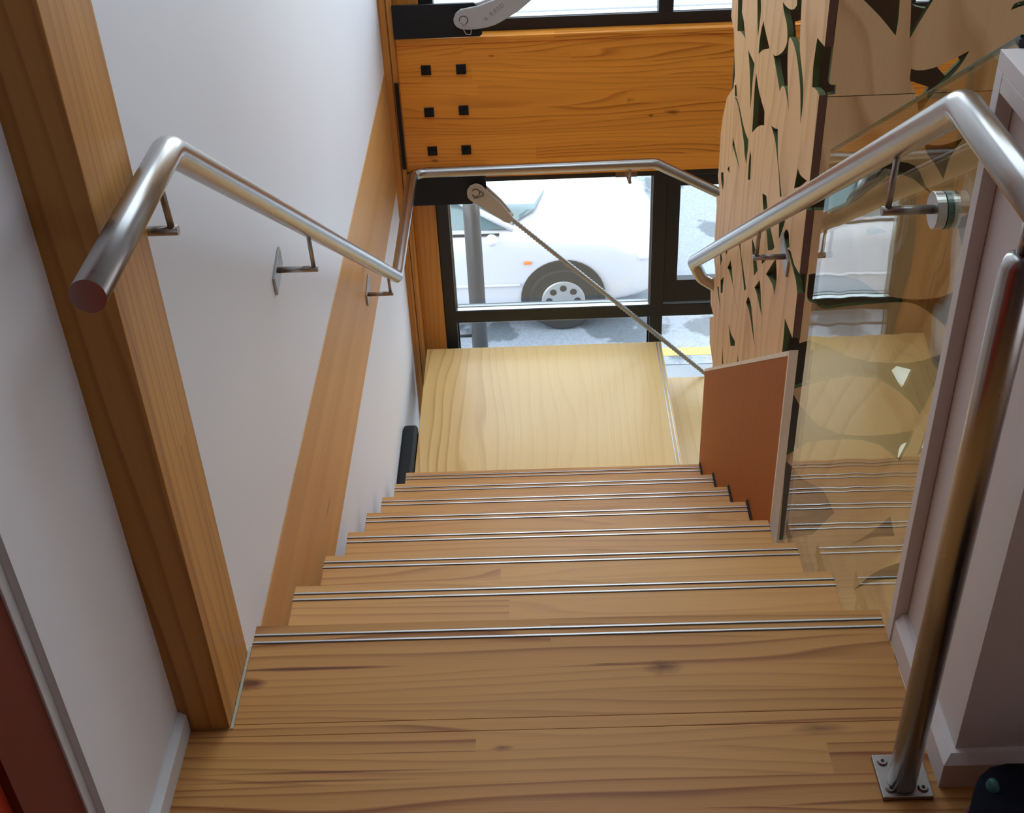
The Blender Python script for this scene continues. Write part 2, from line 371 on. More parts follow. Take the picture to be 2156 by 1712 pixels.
# walls
struct(boxes('wall_left', [(-0.22, -0.06, -0.0545, 2.93, -0.205, 2.9), (-0.22, -0.06, -0.0545, 2.93, GZ, -0.668)], M_wall))
wl = struct(boxes('wall_left_near', [(-0.22, -0.075, -0.482, -0.208, 0.0, 2.9)], M_wall))
wl.name = 'wall_left.001'
dr = struct(empty('door_1', (-0.09, -0.6, 0)))
box('door_frame', -0.2, -0.085, -0.4995, -0.4825, 0.0, 2.9, M_trimw, dr, 0.001)
box('door_leaf', -0.2, -0.088, -0.607, -0.500, 0.0, 2.9, M_red, dr)
box('door_stile', -0.2, -0.099, -1.5, -0.6075, 0.0, 2.9, M_red2, dr)
bm = bmesh.new()
prof = [(-0.075, 0.0), (-0.063, 0.0), (-0.063, 0.034), (-0.073, 0.042), (-0.075, 0.042)]
a = [bm.verts.new((x, -0.4825, z)) for x, z in prof]; b = [bm.verts.new((x, -0.2085, z)) for x, z in prof]
for i in range(5): bm.faces.new((a[i], a[(i + 1) % 5], b[(i + 1) % 5], b[i]))
bm.faces.new(a[::-1]); bm.faces.new(b)
struct(mkobj('baseboard_left', bm, M_trimw))
# right nib wall with its framed face
rn = struct(empty('wall_right', (1.0, -0.2, 0)))
box('nib_core', 1.020, 2.9, -0.322, -0.05, 0.0, 0.915, M_wallR, rn)
box('stile', 1.0, 1.0195, -0.070, -0.0495, 0.0, 0.915, M_wallR, rn, 0.001)
box('top_rail', 1.0, 2.9, -0.324, -0.0495, 0.915, 0.936, M_wallR, rn, 0.0012)
box('head_rail', 1.0, 1.0195, -0.322, -0.0705, 0.893, 0.915, M_wallR, rn, 0.001)
for nm in ('baseboard_right',):
    bm = bmesh.new()
    pl = [(0.0, 0.0), (0.0, 0.046), (0.010, 0.060), (0.0195, 0.060), (0.0195, 0.0)]
    # run along the left face, mitred round the corner, then along the near face
    def ring(f): return [bm.verts.new(f(d, z)) for d, z in pl]
    r0 = ring(lambda d, z: (1.002 + d, -0.0705, z)); r1 = ring(lambda d, z: (1.002 + d, -0.340 + d, z)); r2 = ring(lambda d, z: (2.9, -0.340 + d, z))
    for ra, rb in ((r0, r1), (r1, r2)):
        for i in range(5): bm.faces.new((ra[i], ra[(i + 1) % 5], rb[(i + 1) % 5], rb[i]))
    bm.faces.new(r0[::-1]); bm.faces.new(r2)
    struct(mkobj(nm, bm, M_wallR))
struct(boxes('ceiling', [(-0.9, 4.0, -2.9, -0.1, 2.9, 3.0), (-0.9, 0.2, -0.1, 2.2, 2.9, 3.0), (2.2, 4.0, -0.1, 2.2, 2.9, 3.0), (-0.9, 4.0, 2.2, 3.2, 2.9, 3.0)], M_ceil))  # opening over the stair made for the added rooflight
wr = struct(empty('added_rooflight', (1.2, 1.45, 2.95)))  # rooflight added out of view to brighten the interior
box('pane', 0.2, 2.2, -0.1, 2.2, 2.96, 2.966, M_glass, wr)
for x in (0.84, 1.50): box('added_rooflight_bar', x, x + 0.05, -0.1, 2.2, 2.92, 2.955, M_trimw, wr)
struct(box('wall_back', -0.9, 4.0, -3.0, -2.9, -0.05, 2.9, M_rear))
struct(box('wall_east', 3.95, 4.05, -2.9, 3.2, GZ, 2.9, M_wallR))
bpy.data.objects['wall_east'].name = 'wall_right.001'
struct(box('wall_left_rear', -0.9, -0.8, -2.9, -0.5, -0.05, 2.9, M_rear)).name = 'wall_left.002'
struct(box('wall_lower_back', -0.06, 4.0, -0.6, -0.5, GZ, -0.05, M_wall)).name = 'wall_back.001'
gf = struct(box('floor_ground', -0.06, 4.0, -0.5, 3.0, GZ - 0.1, GZ, plain('grey_ground_floor', (0.30, 0.28, 0.26), 0.4)))
gf.name = 'floor.001'
struct(boxes('trim_1', [(-0.004, 0.0, -0.208, -0.045, -0.003, 0.0012)], M_sealant))

# window walls: black aluminium frames, sheets of glass
def window(name, zs, xs, ybars, deep=0.055):
    pass
Y0, Y1 = 3.0, 3.06
w1 = struct(empty('window_1', (0.1, 3.0, -1.3)))
fr = [(0.078, 3.95, Y0, Y1, -0.684, -0.64), (0.078, 0.127, Y0, Y1, GZ, -0.64)]
for x in (0.932, 1.79, 2.65, 3.51): fr.append((x, x + 0.053, Y0, Y1, GZ, -0.684))
xs = [(0.127, 0.932), (0.985, 1.79), (1.843, 2.65), (2.703, 3.51)]
for (xa, xb) in xs:
    fr += [(xa, xb, Y0, Y1, -1.326, -1.270), (xa, xb, Y0, Y1, -2.50, -2.45), (xa, xb, Y0, Y1, GZ, GZ + 0.05)]
boxes('window_frame', fr, M_black, w1, 0.0015)
boxes('sill_sheen', [(xa + 0.002, xb - 0.002, Y0 + 0.004, Y1 - 0.012, -1.270, -1.2685) for xa, xb in xs], plain('silver_sill_sheen', (0.6, 0.65, 0.66), 0.25, 0.6), w1)  # pale strip paints the sky sheen on the black transom top
# opening casement in the second bay
for k, (xa, xb) in enumerate(xs[1:]):
    boxes('casement_frame', [(xa, xa + 0.055, Y0 + 0.008, Y0 + 0.05, -1.262, -0.69), (xb - 0.055, xb, Y0 + 0.008, Y0 + 0.05, -1.262, -0.69), (xa + 0.055, xb - 0.055, Y0 + 0.008, Y0 + 0.05, -0.735, -0.69), (xa + 0.055, xb - 0.055, Y0 + 0.008, Y0 + 0.05, -1.262, -1.160)], M_black, w1, 0.0015)
for (xa, xb) in xs:
    for (za, zb) in ((-1.270, -0.684), (-2.45, -1.326), (GZ + 0.05, -2.50)):
        box('pane', xa, xb, 3.046, 3.050, za, zb, M_glass, w1)
        if xa < 0.2:
            boxes('glazing_bead', [(xa, xa + 0.006, 3.030, 3.045, za, zb), (xb - 0.006, xb, 3.030, 3.045, za, zb), (xa + 0.006, xb - 0.006, 3.030, 3.045, za, za + 0.004)], plain('grey_bead', (0.35, 0.38, 0.38), 0.4, 0.3) if za > -1.3 else M_black, w1)
w2 = struct(empty('window_2', (0.1, 3.0, -0.05)))
fr = [(0.078, 3.95, Y0, Y1, -0.092, -0.048), (0.078, 0.129, Y0, Y1, -0.048, 2.85), (0.078, 3.95, Y0, Y1, 2.85, 2.9)]
for x in (0.932, 1.79, 2.65, 3.51): fr.append((x, x + 0.053, Y0, Y1, -0.048, 2.85))
boxes('window_frame', fr, M_black, w2, 0.0015)
xs2 = [(0.129, 0.932), (0.985, 1.79), (1.843, 2.65), (2.703, 3.51)]
boxes('sill_sheen', [(xa + 0.002, xb - 0.002, Y0 + 0.012, Y1 - 0.012, -0.048, -0.046) for xa, xb in xs2], plain('bright_sill_sheen', (0.75, 0.8, 0.85), 0.3, 0.3), w2)  # sky sheen painted as a pale strip on the black bottom frame
for (xa, xb) in xs2:
    box('pane', xa, xb, 3.046, 3.050, -0.048, 2.85, M_glass, w2)
# timber reveals beside the windows
tr = struct(box('trim_2', -0.012, 0.0775, 2.985, 3.12, GZ, -0.642, M_col, None, 0.001))
tr = struct(box('trim_3', -0.012, 0.0775, 2.985, 3.12, -0.09, 2.9, M_col, None, 0.001))

# ================================================================== TIMBER FRAME
t = tag(box('timber_post', -0.20, -0.005, -0.2075, -0.055, 0.001, 2.895, M_post, None, 0.0015), 'large orange timber post at the head of the stair, left of the floor', 'post')
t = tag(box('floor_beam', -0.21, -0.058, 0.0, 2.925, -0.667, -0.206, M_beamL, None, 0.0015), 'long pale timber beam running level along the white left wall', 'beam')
sp = tag(empty('spandrel_beam', (1.9, 2.95, -0.64)), 'deep orange timber beam across the window wall, six black bolts at its end', 'beam')
box('beam_body', -0.012, 3.94, 2.95, 3.12, -0.640, -0.117, M_beam, sp, 0.002)
box('ledge_board', -0.012, 3.94, 2.942, 3.0, -0.115, -0.090, M_beam, sp, 0.004)
for bx_, bz in ((0.090, -0.208), (0.2175, -0.209), (0.089, -0.369), (0.217, -0.366), (0.089, -0.524), (0.217, -0.524)):
    bm = bmesh.new(); bx(bm, bx_ - 0.018, bx_ + 0.018, 2.944, 2.9499, bz - 0.018, bz + 0.018)
    pl = mkobj('bolt_plate', bm, M_blackst, sp, 0.001)
    bm = bmesh.new(); bmesh.ops.create_cone(bm, cap_ends=True, segments=6, radius1=0.0105, radius2=0.0105, depth=0.009, matrix=Matrix.Translation((bx_ + 0.001, 2.9395, bz)) @ Matrix.Rotation(PI / 2, 4, 'X'))
    bmesh.ops.create_cone(bm, cap_ends=True, segments=12, radius1=0.005, radius2=0.004, depth=0.006, matrix=Matrix.Translation((bx_ + 0.001, 2.932, bz)) @ Matrix.Rotation(PI / 2, 4, 'X'))
    n_ = mkobj('nut', bm, M_blackst, sp)
tc_ = tag(empty('timber_column', (-0.06, 2.93, GZ)), 'brown timber corner column where the left wall meets the windows', 'column')
boxes('column_body', [(-0.2, -0.034, 2.931, 3.15, GZ, 2.895), (-0.030, -0.0125, 2.931, 3.15, GZ, 2.895), (-0.034, -0.030, 2.940, 3.15, GZ, 2.895)], M_col, tc_, 0.001)
box('knife_plate', -0.0275, -0.0125, 2.925, 2.9305, -0.585, -0.245, M_blackst, tc_)

# black gusset plates and steel tie rods
def plate_xz(name, pts, y0, y1, mat, parent=None, bevel=0.001):
    bm = bmesh.new()
    a = [bm.verts.new((x, y0, z)) for x, z in pts]; b = [bm.verts.new((x, y1, z)) for x, z in pts]
    bm.faces.new(a); bm.faces.new(b[::-1])
    n = len(pts)
    for i in range(n): bm.faces.new((a[i], b[i], b[(i + 1) % n], a[(i + 1) % n]))
    return mkobj(name, bm, mat, parent, bevel)
tag(plate_xz('gusset_plate', [(-0.0115, -0.082), (0.292, -0.082), (0.302, -0.074), (0.302, 0.016), (0.278, 0.037), (-0.0115, 0.037)], 2.922, 2.934, M_blackst), 'flat black steel plate on the ledge at the upper window corner', 'plate')
tag(plate_xz('gusset_plate', [(-0.0115, -0.738), (0.226, -0.738), (0.285, -0.69), (0.285, -0.600), (-0.0115, -0.600)], 2.922, 2.934, M_blackst), 'flat black steel plate at the lower window corner behind the handrail', 'plate')
def ribbed_rod(name, p0, p1, r, mat, parent, pitch=0.015):
    p0 = Vector(p0); p1 = Vector(p1); L_ = (p1 - p0).length; n = int(L_ / pitch * 2)
    path = [p0.lerp(p1, i / n) for i in range(n + 1)]
    return tube(name, path, r, mat, parent, 10, radii=[r * (1.0 if i % 2 else 0.70) for i in range(n + 1)])
# lower tie rod
tr1 = tag(empty('tie_rod', (0.242, 2.915, -0.69)), 'ribbed steel tie rod slanting down across the lower window from a pale tapered clevis', 'rod')
head = [(0.211, -0.684), (0.213, -0.668), (0.225, -0.651), (0.248, -0.643), (0.268, -0.651), (0.283, -0.668), (0.342, -0.733), (0.384, -0.794), (0.385, -0.803), (0.367, -0.816), (0.355, -0.812), (0.282, -0.759), (0.222, -0.712), (0.213, -0.700)]
plate_xz('clevis', head, 2.899, 2.909, M_cast, tr1, 0.003)
plate_xz('clevis', head, 2.9345, 2.9445, M_cast, tr1, 0.003)
boxes('clevis_neck', [(0.352, 0.380, 2.9092, 2.9343, -0.806, -0.782)], M_cast, tr1, 0.002)
ribbed_rod('rod', (0.362, 2.921, -0.793), (1.62, 2.921, -2.005), 0.0112, M_galv, tr1)
bm = bmesh.new(); bmesh.ops.create_cone(bm, cap_ends=True, segments=24, radius1=0.013, radius2=0.013, depth=0.055, matrix=Matrix.Translation((0.245, 2.922, -0.678)) @ Matrix.Rotation(PI / 2, 4, 'X')); mkobj('pin', bm, M_cast, tr1)
tube('circlip', [(0.245 + 0.0145 * math.cos(a_), 2.8965, -0.678 + 0.0145 * math.sin(a_)) for a_ in [math.radians(d) for d in range(-150, 151, 20)]], 0.0013, M_blackst, tr1, 8)
tube('split_pin', fillet([(0.232, 2.896, -0.686), (0.240, 2.896, -0.702), (0.275, 2.896, -0.690), (0.270, 2.896, -0.676), (0.262, 2.896, -0.674)], 0.004, 4), 0.0012, M_blackst, tr1, 8)
# upper tie rod
tr2 = tag(empty('tie_rod', (0.24, 2.91, -0.012)), 'curved grey cast clevis of a tie rod at the upper window sill', 'rod')
low = [(0.212, -0.036), (0.228, -0.046), (0.250, -0.050), (0.285, -0.049), (0.320, -0.044), (0.348, -0.037), (0.372, -0.026), (0.396, -0.012), (0.434, 0.010), (0.474, 0.042), (0.54, 0.105), (0.60, 0.168)]
upp = [(0.575, 0.190), (0.50, 0.130), (0.44, 0.090), (0.38, 0.062), (0.325, 0.044), (0.296, 0.034), (0.254, 0.027), (0.232, 0.024), (0.214, 0.011), (0.205, -0.010), (0.206, -0.024)]
plate_xz('clevis', low + upp, 2.899, 2.909, M_castg, tr2, 0.0035)
plate_xz('clevis', low + upp, 2.9345, 2.9445, M_castg, tr2, 0.0035)
boxes('clevis_neck', [(0.555, 0.585, 2.9092, 2.9343, 0.140, 0.172)], M_castg, tr2, 0.002)
ribbed_rod('rod', (0.565, 2.921, 0.155), (2.4, 2.921, 1.93), 0.0112, M_galv, tr2)
bm = bmesh.new(); bmesh.ops.create_cone(bm, cap_ends=True, segments=24, radius1=0.013, radius2=0.013, depth=0.055, matrix=Matrix.Translation((0.240, 2.922, -0.013)) @ Matrix.Rotation(PI / 2, 4, 'X')); mkobj('pin', bm, M_castg, tr2)
tube('circlip', [(0.240 + 0.0145 * math.cos(a_), 2.8965, -0.013 + 0.0145 * math.sin(a_)) for a_ in [math.radians(d) for d in range(-60, 241, 20)]], 0.0011, M_blackst, tr2, 8)
tube('split_pin', fillet([(0.225, 2.895, -0.016), (0.246, 2.895, -0.062), (0.262, 2.895, -0.066), (0.266, 2.895, -0.050), (0.254, 2.895, -0.026)], 0.006, 5), 0.0013, M_cast, tr2, 8)
# cast lettering on the clevis
def text_mesh(s, size, mat, parent, mtx, name='lettering', depth=0.0006):
    cu = bpy.data.curves.new('lettering', 'FONT'); cu.body = s; cu.size = size; cu.extrude = depth; cu.space_character = 1.45; cu.align_x = 'LEFT'; cu.align_y = 'CENTER'
    o = bpy.data.objects.new('tmp', cu); C.objects.link(o); dg = bpy.context.evaluated_depsgraph_get(); dg.update()
    me = bpy.data.meshes.new_from_object(o.evaluated_get(dg)); bpy.data.objects.remove(o)
    me.transform(mtx); me.materials.clear(); me.materials.append(mat)
    q = bpy.data.objects.new(name, me); C.objects.link(q); q.parent = parent; q.matrix_parent_inverse = Matrix.Translation(-parent.location)
    return q
M_letter = plain('worn_grey_lettering', (0.26, 0.25, 0.24), 0.6)
text_mesh('REID', 0.022, M_letter, tr2, Matrix.Translation((0.334, 2.8985, 0.0)) @ Matrix.Rotation(math.radians(-36), 4, 'Y') @ Matrix.Rotation(PI / 2, 4, 'X'))
bm = bmesh.new(); bmesh.ops.create_cone(bm, cap_ends=True, segments=16, radius1=0.0055, radius2=0.0055, depth=0.0012, matrix=Matrix.Translation((0.319, 2.8985, -0.012)) @ Matrix.Rotation(PI / 2, 4, 'X')); mkobj('cast_dot', bm, M_letter, tr2)

# ================================================================== STAIRS
st = tag(empty('staircase', (0.5, 0.9, ZL)), 'pine stair descending from the upper floor, treads with double silver nosing strips', 'staircase')
for k in range(1, 8):
    z = -k * R; y = k * G
    tr_ = box('tread', 0.0, 1.0, y - G - 0.015, y, z - 0.040, z, M_tread, st, 0.002)
    for a0 in (-0.0225, -0.0385):
        s_ = box('nosing_strip', 0.0, 1.0, y + a0, y + a0 + 0.0031, z - 0.001, z + 0.0016, M_alu, None); s_.parent = tr_
        s_ = box('shadow_line', 0.0, 1.0, y + a0 - 0.0022, y + a0, z - 0.001, z + 0.0003, M_shadowline, None); s_.parent = tr_  # painted shadow line on the near side of the strip
    box('riser_board', 0.004, 0.996, y - 0.035, y - 0.019, z - R + 0.0005, z - 0.0405, M_tread, st)
for x in (0.06, 0.90):
    bm = bmesh.new()
    pf = [(-0.019, -0.05), (-0.019, -0.42), (1.85, ZL - 0.30), (1.85, ZL - 0.06), (1.75, -7 * R - 0.06)]
    pf = [(0.02, -R - 0.245), (1.84, -7 * R - 0.245 - 0.06), (1.84, -7 * R - 0.045), (0.02, -0.245 + 0.0)]
    pf = [(0.0, -0.24), (0.0, -0.40), (1.84, -0.40 - 1.84 * R / G), (1.84, -0.24 - 1.84 * R / G)]
    a = [bm.verts.new((x, y, z)) for y, z in pf]; b = [bm.verts.new((x + 0.04, y, z)) for y, z in pf]
    bm.faces.new(a); bm.faces.new(b[::-1])
    for i in range(4): bm.faces.new((a[i], b[i], b[(i + 1) % 4], a[(i + 1) % 4]))
    mkobj('stringer', bm, M_blackst, st)
ld = tag(empty('landing', (0.5, 2.4, ZL)), 'pale pine landing platform below the window, grain running toward the glass', 'landing')
lb = box('landing_board', 0.0, 0.9745, 1.875, 2.917, ZL - 0.045, ZL, M_land, ld, 0.002)
box('nosing_strip', 0.9515, 0.9550, 1.875, 2.917, ZL - 0.001, ZL + 0.0018, M_alu, ld)
box('nosing_strip', 0.9640, 0.9675, 1.875, 2.917, ZL - 0.001, ZL + 0.0018, M_alu, ld)
for y_ in (1.90, 2.84): box('support_beam', 0.0, 0.95, y_, y_ + 0.06, ZL - 0.20, ZL - 0.046, M_blackst, ld)
tag(box('wall_bracket', -0.0585, -0.003, 1.98, 2.375, ZL - 0.17, ZL + 0.018, M_blackst, None, 0.012), 'black steel bracket between the landing and the left wall', 'bracket')
ls = tag(empty('staircase', (1.6, 2.4, GZ)), 'lower pine flight turning right from the landing, top tread showing', 'staircase')
for k in range(1, 12):
    z = ZL - k * R; x = 0.9745 + k * G
    if z < GZ + 0.1 or x > 3.9: break
    tr_ = box('tread', x - G - 0.015, x, 1.985, 2.905, z - 0.040, z, M_land, ls, 0.002)
    for (a0, a1) in ((-0.0225, -0.0190), (-0.0105, -0.007)):
        s_ = box('nosing_strip', x + a0, x + a1, 1.985, 2.905, z - 0.001, z + 0.0018, M_alu, None); s_.parent = tr_
    box('riser_board', x - 0.035, x - 0.019, 1.99, 2.90, z - R + 0.0005, z - 0.0405, M_tread, ls)

# black packers between treads and brown panel
for k in range(4, 8):
    z = -k * R; y = k * G
    bm = bmesh.new(); bx(bm, 1.0003, 1.0045, y - 0.10, y + 0.001, z - 0.042, z + 0.006)
    o = mkobj('packer', bm, M_blackst, st)
# red-brown balustrade panel
bp = tag(empty('balustrade_panel', (1.01, 1.4, -0.7)), 'red-brown timber balustrade panel with pale edging beside the lower treads', 'panel')
def plate_yz(name, pts, x0, x1, mat, parent=None, bevel=0.001):
    bm = bmesh.new()
    a = [bm.verts.new((x0, y, z)) for y, z in pts]; b = [bm.verts.new((x1, y, z)) for y, z in pts]
    bm.faces.new(a); bm.faces.new(b[::-1]); n = len(pts)
    for i in range(n): bm.faces.new((a[i], b[i], b[(i + 1) % n], a[(i + 1) % n]))
    return mkobj(name, bm, mat, parent, bevel)
T0 = (0.803, -0.038); T1 = (1.925, -0.855)
sl = (T1[1] - T0[1]) / (T1[0] - T0[0])
plate_yz('panel_face', [(T0[0] + 0.008, T0[1] + sl * 0.008 - 0.014), (T1[0], T1[1] - 0.012), (1.925, -1.60), (T0[0] + 0.008, -0.90)], 1.0052, 1.0205, M_mdf, bp, 0.0005)
plate_yz('edge_strip', [(T0[0], T0[1]), (T1[0] + 0.004, T1[1] - 0.003), (T1[0] + 0.004, T1[1] - 0.014), (T0[0] + 0.008, T0[1] + sl * 0.008 - 0.0135)], 1.0045, 1.0215, M_mdfedge, bp, 0.0006)
plate_yz('edge_strip', [(T0[0] - 0.002, T0[1] + 0.002), (T0[0] - 0.002, -0.88), (T0[0] + 0.0075, -0.88), (T0[0] + 0.0075, T0[1] - 0.006)], 1.0045, 1.0235, M_mdfedge, bp, 0.0006)

# ================================================================== HANDRAILS
RR = 0.0192
hl = tag(empty('handrail', (0.022, 0.9, 0.2)), 'brushed steel tube handrail on the left wall, continuing round under the window', 'handrail')
XL = 0.022
path = fillet([(XL, -0.345, 0.829), (XL, 0.010, 0.826), (XL, 2.040, -0.540), (XL, 2.785, -0.535), (0.915, 2.785, -0.530), (1.16, 2.79, -0.665), (2.6, 2.79, -1.60)], 0.055, 10)
tube('rail', path, RR, M_steel, hl, 32)
def wall_bracket(parent, xa, xw, y, z, ztop, yt, plate=True, flip=1, py=0.0):
    tube('bracket_arm', [(xw, y, z), (xa - 0.008 * (1 if xa < xw else -1), y, z)], 0.0065, M_brk, parent, 12)
    tube('bracket_pin', [(xa, y, z), (xa, yt, ztop)], 0.0045, M_brk, parent, 10)
    if plate:
        d = 0.005 * flip
        bm = bmesh.new(); y_ = y + py
        sh = -0.0
        pts = [(-0.046, 0.006), (-0.040, -0.036), (0.048, -0.012), (0.044, 0.030)]
        a = [bm.verts.new((xw, y_ + p, z + q)) for p, q in pts]; b = [bm.verts.new((xw + d, y_ + p, z + q)) for p, q in pts]
        bm.faces.new(a); bm.faces.new(b[::-1])
        for i in range(4): bm.faces.new((a[i], b[i], b[(i + 1) % 4], a[(i + 1) % 4]))
        mkobj('wall_plate', bm, M_brk, parent, 0.0006)
wall_bracket(hl, XL - 0.004, -0.0595, -0.030, 0.735, 0.815, -0.040, True)
wall_bracket(hl, XL - 0.004, -0.0595, 0.795, 0.206, 0.296, 0.785, True)
wall_bracket(hl, XL - 0.004, -0.0575, 1.880, -0.505, -0.430, 1.868, True, py=0.03)
box('wall_plate', 0.784, 0.868, 2.992, 2.9995, -0.682, -0.640, plain('brown_steel_plate', (0.20, 0.14, 0.11), 0.5, 0.3), hl, 0.001)
tube('bracket_arm', [(0.822, 2.994, -0.655), (0.822, 2.778, -0.600)], 0.0060, M_brk, hl, 12)
tube('bracket_pin', [(0.822, 2.785, -0.600), (0.822, 2.785, -0.545)], 0.0045, M_brk, hl, 10)
XR = 0.951
hr = tag(empty('handrail', (XR, 0.6, 0.3)), 'brushed steel tube handrail on the right, carried by a floor post and the glass', 'handrail')
path = fillet([(XR, -0.46, 0.894), (XR, -0.102, 0.893), (XR, 1.935, -0.462), (XR + 0.03, 1.955, -0.53), (1.25, 1.955, -0.72), (2.6, 1.955, -1.60)], 0.045, 10)
tube('rail', path, RR, M_steel, hr, 32)
# bracket on the glass, disc clamp through it
tube('bracket_arm', [(XR - 0.012, 0.097, 0.660), (1.011, 0.099, 0.659)], 0.0065, M_brk, hr, 12)
tube('bracket_pin', [(XR - 0.004, 0.097, 0.660), (XR, 0.102, 0.745)], 0.0045, M_brk, hr, 10)
bm = bmesh.new()
for (xa, xb, rr_) in ((1.008, 1.0218, 0.0255), (1.0302, 1.040, 0.0255)):
    bmesh.ops.create_cone(bm, cap_ends=True, segments=36, radius1=rr_, radius2=rr_, depth=xb - xa, matrix=Matrix.Translation(((xa + xb) / 2, 0.100, 0.657)) @ Matrix.Rotation(PI / 2, 4, 'Y'))
mkobj('disc_clamp', bm, M_disc, hr, 0.001)
bm = bmesh.new()
bmesh.ops.create_cone(bm, cap_ends=True, segments=36, radius1=0.0262, radius2=0.0262, depth=0.0075, matrix=Matrix.Translation((1.026, 0.100, 0.657)) @ Matrix.Rotation(PI / 2, 4, 'Y'))
mkobj('disc_gasket', bm, M_glassedge, hr)
wall_bracket(hr, XR, 1.0175, 0.975, 0.094, 0.190, 0.962, True, -1, py=0.012)
# floor post
tube('post', [(XR + 0.001, -0.335, 0.008), (XR + 0.001, -0.335, 0.822), (XR + 0.001, -0.335, 0.832), (XR + 0.001, -0.335, 0.836)], 0.0195, M_steel, hr, 32, radii=[0.0195, 0.0195, 0.015, 0.006])
tube('post_pin', [(XR + 0.001, -0.335, 0.833), (XR + 0.001, -0.335, 0.878)], 0.007, M_steel, hr, 12)
bpz = box('base_plate', 0.921, 0.990, -0.360, -0.289, 0.0002, 0.0075, M_brk, hr, 0.001)
for (x, y) in ((0.933, -0.302), (0.978, -0.302), (0.934, -0.347), (0.978, -0.347)):
    bm = bmesh.new(); bmesh.ops.create_cone(bm, cap_ends=True, segments=20, radius1=0.0075, radius2=0.0055, depth=0.0035, matrix=Matrix.Translation((x, y, 0.0093)))
    mkobj('bolt_head', bm, M_brk, hr)
    bm = bmesh.new(); bmesh.ops.create_cone(bm, cap_ends=True, segments=6, radius1=0.0026, radius2=0.0026, depth=0.0012, matrix=Matrix.Translation((x, y, 0.0114)))
    mkobj('hex_socket', bm, M_dark, hr)

# ================================================================== GLASS BALUSTRADE
gb = tag(empty('glass_balustrade', (1.026, 0.35, 0.2)), 'clear glass balustrade sheet with sloping top between the right nib wall and brown panel', 'balustrade')
gp = [(-0.045, 0.948), (0.725, 0.458), (0.742, -0.78), (-0.045, -0.29)]
plate_yz('glass_sheet', gp, 1.022, 1.030, M_glassb, gb, 0)
plate_yz('glass_edge', [(-0.0445, 0.9495), (0.726, 0.4592), (0.726, 0.4565), (-0.0445, 0.9465)], 1.0216, 1.0304, M_glassedge, gb, 0)
box('edge_clip', 1.020, 1.038, -0.049, -0.036, 0.936, 0.946, M_black, gb, 0.002)
plate_yz('edge_gasket', [(-0.0495, 0.948), (-0.0455, 0.945), (-0.0455, -0.29), (-0.0495, -0.29)], 1.0215, 1.0305, M_black, gb, 0)

